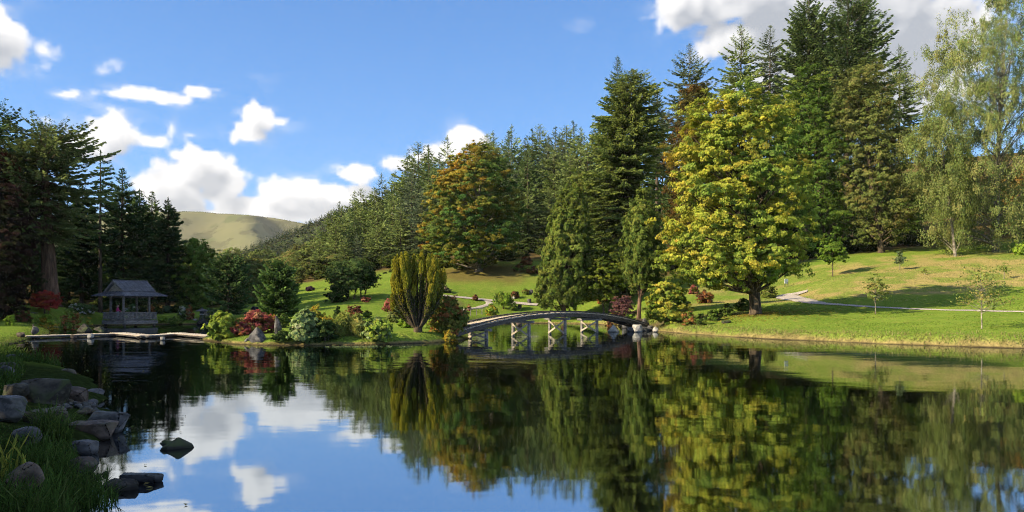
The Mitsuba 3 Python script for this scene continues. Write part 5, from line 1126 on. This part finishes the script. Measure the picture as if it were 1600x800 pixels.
sg_ = thing('notice_board', 'small blank looking white notice board beside the gravel path', 'sign'); sp = to_ground(1229, 449); sp = sp if sp[1] < 130 else np.array([(1229 - CX) / F_PX * 100, 100, ground_z((1229 - CX) / F_PX * 100, 100)])
s_ = sp[1] / F_PX
scene[sg_ + '__panel'] = mikit.ply(beam(sp + [-3.6 * s_, 0, 8.6 * s_], sp + [3.6 * s_, .25, 8.6 * s_], .04, 7.5 * s_, .006), 'sign_white')
for e, o in enumerate((-2.4, 2.4)): scene[sg_ + '__post' + ('_001' if e else '')] = mikit.ply(beam(sp + [o * s_, .06, -.2], sp + [o * s_, .06, 8 * s_], .07, .05, 0, up=(1, 0, 0)), 'wood_dark')
for q, (u, v, lab) in enumerate([(803, 484, 'dark barrel planter on the gravel path behind the bridge'), (812, 483, 'dark wheel like round ornament beside the barrel planter'), (827, 474, 'small stone urn at the edge of the lawn path')]):
    b_ = to_ground(u, v); s_ = b_[1] / F_PX
    scene[thing(['barrel_planter', 'round_ornament', 'stone_urn'][q], lab, ['planter', 'ornament', 'urn'][q])] = mikit.ply(rev([(0, 0), (2.6 * s_, 0), (3.3 * s_, 3 * s_), (2.8 * s_, 6.2 * s_), (2.4 * s_, 6.2 * s_), (2.2 * s_, 5.4 * s_), (0, 5.4 * s_)], 16, b_ - [0, 0, .03]), 'stone_dark' if q < 2 else 'stone_grey', smooth=35)

# ------------------------------------------------------------------ grasses
def blades(g, P, ln, wd, pal, lean=.45, two=True):
    n = len(P); L = Leaves(); az = g.uniform(0, 2 * np.pi, n); d = np.stack([np.cos(az), np.sin(az), 0 * az], -1)
    ln = np.broadcast_to(ln, (n,))[:, None] * g.uniform(.6, 1.3, (n, 1)); le = lean * g.uniform(.2, 1.4, (n, 1)); col = pick(g, pal, n, .2); sd = unit(np.cross(d, [0, 0, 1.0]) + .2 * rnd_dir(g, n))
    a = unit(d * le * .5 + [0, 0, 1.0]); b = unit(d * le * 1.7 + [0, 0, .75])
    L.add(P + a * ln * .3, a * ln * .32, sd * wd, col); L.add(P + a * ln * .55 + b * ln * .24, b * ln * .27, sd * wd * .8, col)
    return L


g = G(950); n = 150000
X, Y = g.uniform(-26, -3, n), g.uniform(5.5, 37, n); keep = g.uniform(size=n) < np.clip(14 / Y, .25, 1); X, Y = X[keep], Y[keep]
d = shore(X, Y); keep = (d > .12) & ~((Y > 12.4) & (d < 2.3 - .03 * Y) & (Y < 27)) & (X > -.72 * Y - 1.5) & (X < -.50 * Y + 4); X, Y, d = X[keep], Y[keep], d[keep]
tall = meshkit.fbm(np.stack([X * .9, Y * .9, 0 * X], -1), 3, 4); ln = .07 + .30 * np.clip(tall - .42, 0, .4) / .3 * (1 - .5 * ramp(1.5, 4, d)) + .10 * (d < .8)
P = np.stack([X, Y, ground_z(X, Y) - .01], -1)
GRASS = ((.042, .072, .016, 3), (.055, .09, .02, 3), (.08, .10, .03, 1))
scene['bank_grass'] = blades(g, P, ln, .008 + .0006 * Y[:, None], GRASS).entry('leaf_mat'); labels['bank_grass'] = {'label': 'shaded rough green grass covering the near left bank', 'category': 'grass', 'kind': 'stuff'}
# overhanging sedge at the lip of the bank
for q, (u, v, n, ln_, R, lab, pal, z) in enumerate([(84, 690, 330, .55, .26, 'arching tuft of long grass between the smooth boulder and the flat stone', GRASS + ((.12, .16, .035, 3),), .25), (112, 762, 420, .34, .42, 'fine grass tuft trailing into the water at the lower left', GRASS, .05), (78, 742, 300, .32, .34, 'low grass tuft right of the rounded dull boulder', GRASS, .25),
                                                  (44, 790, 320, .38, .35, 'rough grass tuft at the bottom left corner', GRASS, .45), (135, 785, 260, .30, .35, 'sparse grass standing in the water at the lower left', GRASS, .0)]):
    D = (EYE - z) * F_PX / (v - HORIZON); c = np.array([(u - CX) / F_PX * D, D, 0]); a = g.uniform(0, 6.28, n); r = R * np.sqrt(g.uniform(0, 1, n)); P = np.stack([c[0] + r * np.cos(a), c[1] + r * np.sin(a), 0 * a], -1); P[:, 2] = np.maximum(ground_z(P[:, 0], P[:, 1]), -.05)
    scene[thing('grass_tuft', lab, 'grass tuft')] = blades(g, P, ln_, .008, pal, .7).entry('leaf_mat')
D = 9.0; c = np.array([(22 - CX) / F_PX * D, D]); a = g.uniform(0, 6.28, 22); r = .16 * np.sqrt(g.uniform(0, 1, 22)); P = np.stack([c[0] + r * np.cos(a), c[1] + r * np.sin(a), 0 * a], -1); P[:, 2] = ground_z(P[:, 0], P[:, 1])
scene[thing('iris_clump', 'yellow striped sword leaved iris clump at the lower left corner', 'plant')] = blades(g, P, .50, .016, ((.30, .27, .05, 3), (.20, .22, .04, 2)), .45).entry('leaf_mat')
# grass fringe along the far shores
g = G(960); seg = np.linalg.norm(_b - _a, axis=1); n = 60000; k = g.choice(len(_a), n, p=seg / seg.sum()); f = g.uniform(size=(n, 1)); Q = _a[k] * (1 - f) + _b[k] * f; nr = unit(np.stack([(_b - _a)[k][:, 1], -(_b - _a)[k][:, 0]], -1))
Q = Q + nr * g.normal(size=(n, 1)) * .9 + 0; sd_ = shore(Q[:, 0], Q[:, 1]); z = ground_z(Q[:, 0], Q[:, 1]); keep = (z > .04) & (Q[:, 1] > 36) & (sd_ < 2.2); Q, z, sd_ = Q[keep], z[keep], sd_[keep]
right = Q[:, 0] > 11
for sel, pal, nm, lab, ln_ in ((right, ((.22, .18, .075, 3), (.30, .25, .12, 2), (.15, .17, .04, 3)), 'shore_grass', 'tan and green rough grass along the right hand water edge', .22), (~right, ((.10, .145, .03, 3), (.14, .16, .04, 2)), 'garden_grass', 'short green grass fringe along the garden and far shores', .12)):
    scene[nm] = blades(g, np.stack([Q[sel, 0], Q[sel, 1], z[sel] - .02], -1), ln_, .022, pal, .8).entry('leaf_mat'); labels[nm] = {'label': lab, 'category': 'grass', 'kind': 'stuff'}
# tussocks on the dry slope and the lawn's rougher parts
g = G(961); n = 52000; X, Y = g.uniform(12, 75, n), g.uniform(46, 108, n); sd_ = shore(X, Y); keep = (sd_ > .6) & (X < .70 * Y) & (X > .28 * Y - 4); X, Y = X[keep], Y[keep]
den = meshkit.fbm(np.stack([X * .35, Y * .35, 0 * X], -1), 3, 9); keep = den > .44; X, Y = X[keep], Y[keep]
dryness = np.clip(np.exp(-((X - 44) / 22) ** 2 - ((Y - 86) / 8) ** 2) * 1.3, 0, 1); LT = Leaves()
P = np.stack([X, Y, ground_z(X, Y) - .01], -1); gd = G(962).uniform(size=len(X)) < dryness
for sel, pal in ((gd, ((.26, .21, .09, 3), (.33, .27, .13, 2))), (~gd, ((.10, .155, .022, 3), (.135, .18, .03, 2)))):
    b_ = blades(g, P[sel], .085, .035, pal, 1.0); LT.c += b_.c; LT.t += b_.t; LT.b += b_.b; LT.col += b_.col
scene['lawn_grass'] = LT.entry('leaf_mat'); labels['lawn_grass'] = {'label': 'uneven tufts of green and straw coloured grass on the right hand lawn', 'category': 'grass', 'kind': 'stuff'}

# fallen leaves
def litter(name, label, g, X, Y, Z, pal, size):
    n = len(X); L = Leaves(); nr = unit(np.array([0, 0, 1.0]) + .35 * rnd_dir(g, n)); t = unit(np.cross(nr, rnd_dir(g, n))); b = np.cross(nr, t); sz = size * g.uniform(.6, 1.3, (n, 1))
    L.add(np.stack([X, Y, Z], -1), t * sz, b * sz * .7, pick(g, pal, n, .2)); scene[name] = L.entry('leaf_mat'); labels[name] = {'label': label, 'category': 'leaves', 'kind': 'stuff'}


g = G(970); n = 2600; a = g.uniform(0, 6.28, n); r = np.abs(g.normal(size=n)) * 4.6; X, Y = 21.6 + r * np.cos(a), 67 + r * np.sin(a) * .9; ok = shore(X, Y) > .3; X, Y = X[ok], Y[ok]
litter('fallen_leaves', 'scattered yellow leaves fallen on the grass under the maple', g, X, Y, ground_z(X, Y) + .03, ((.34, .26, .05, 3), (.28, .17, .05, 2), (.20, .12, .05, 1)), .075)
n = 9000; X, Y = g.uniform(-34, 30, n), g.uniform(9, 66, n); sd_ = -shore(X, Y); ok = (sd_ > .05) & (g.uniform(size=n) < .8 * np.exp(-sd_ / .8)); X, Y = X[ok], Y[ok]
litter('floating_leaves', 'small leaves and flecks floating on the pond near its edges', g, X, Y, np.full(len(X), .012), ((.30, .24, .08, 3), (.20, .15, .06, 2), (.14, .17, .05, 2)), .035)
lp_ = thing('lily_pads', 'flat patch of floating lily pads off the garden shore', 'lily pads', kind='stuff'); L = Leaves(); g = G(971); n = 60; X, Y = -8.5 + 1.2 * g.normal(size=n), 43.6 + .35 * g.normal(size=n); t = unit(np.stack([g.normal(size=n), g.normal(size=n), 0 * X], -1)); L.add(np.stack([X, Y, np.full(n, .015)], -1), t * .11, np.cross([0, 0, 1.0], t) * .10, np.array([[.14, .17, .08]])); scene[lp_] = L.entry('leaf_mat')
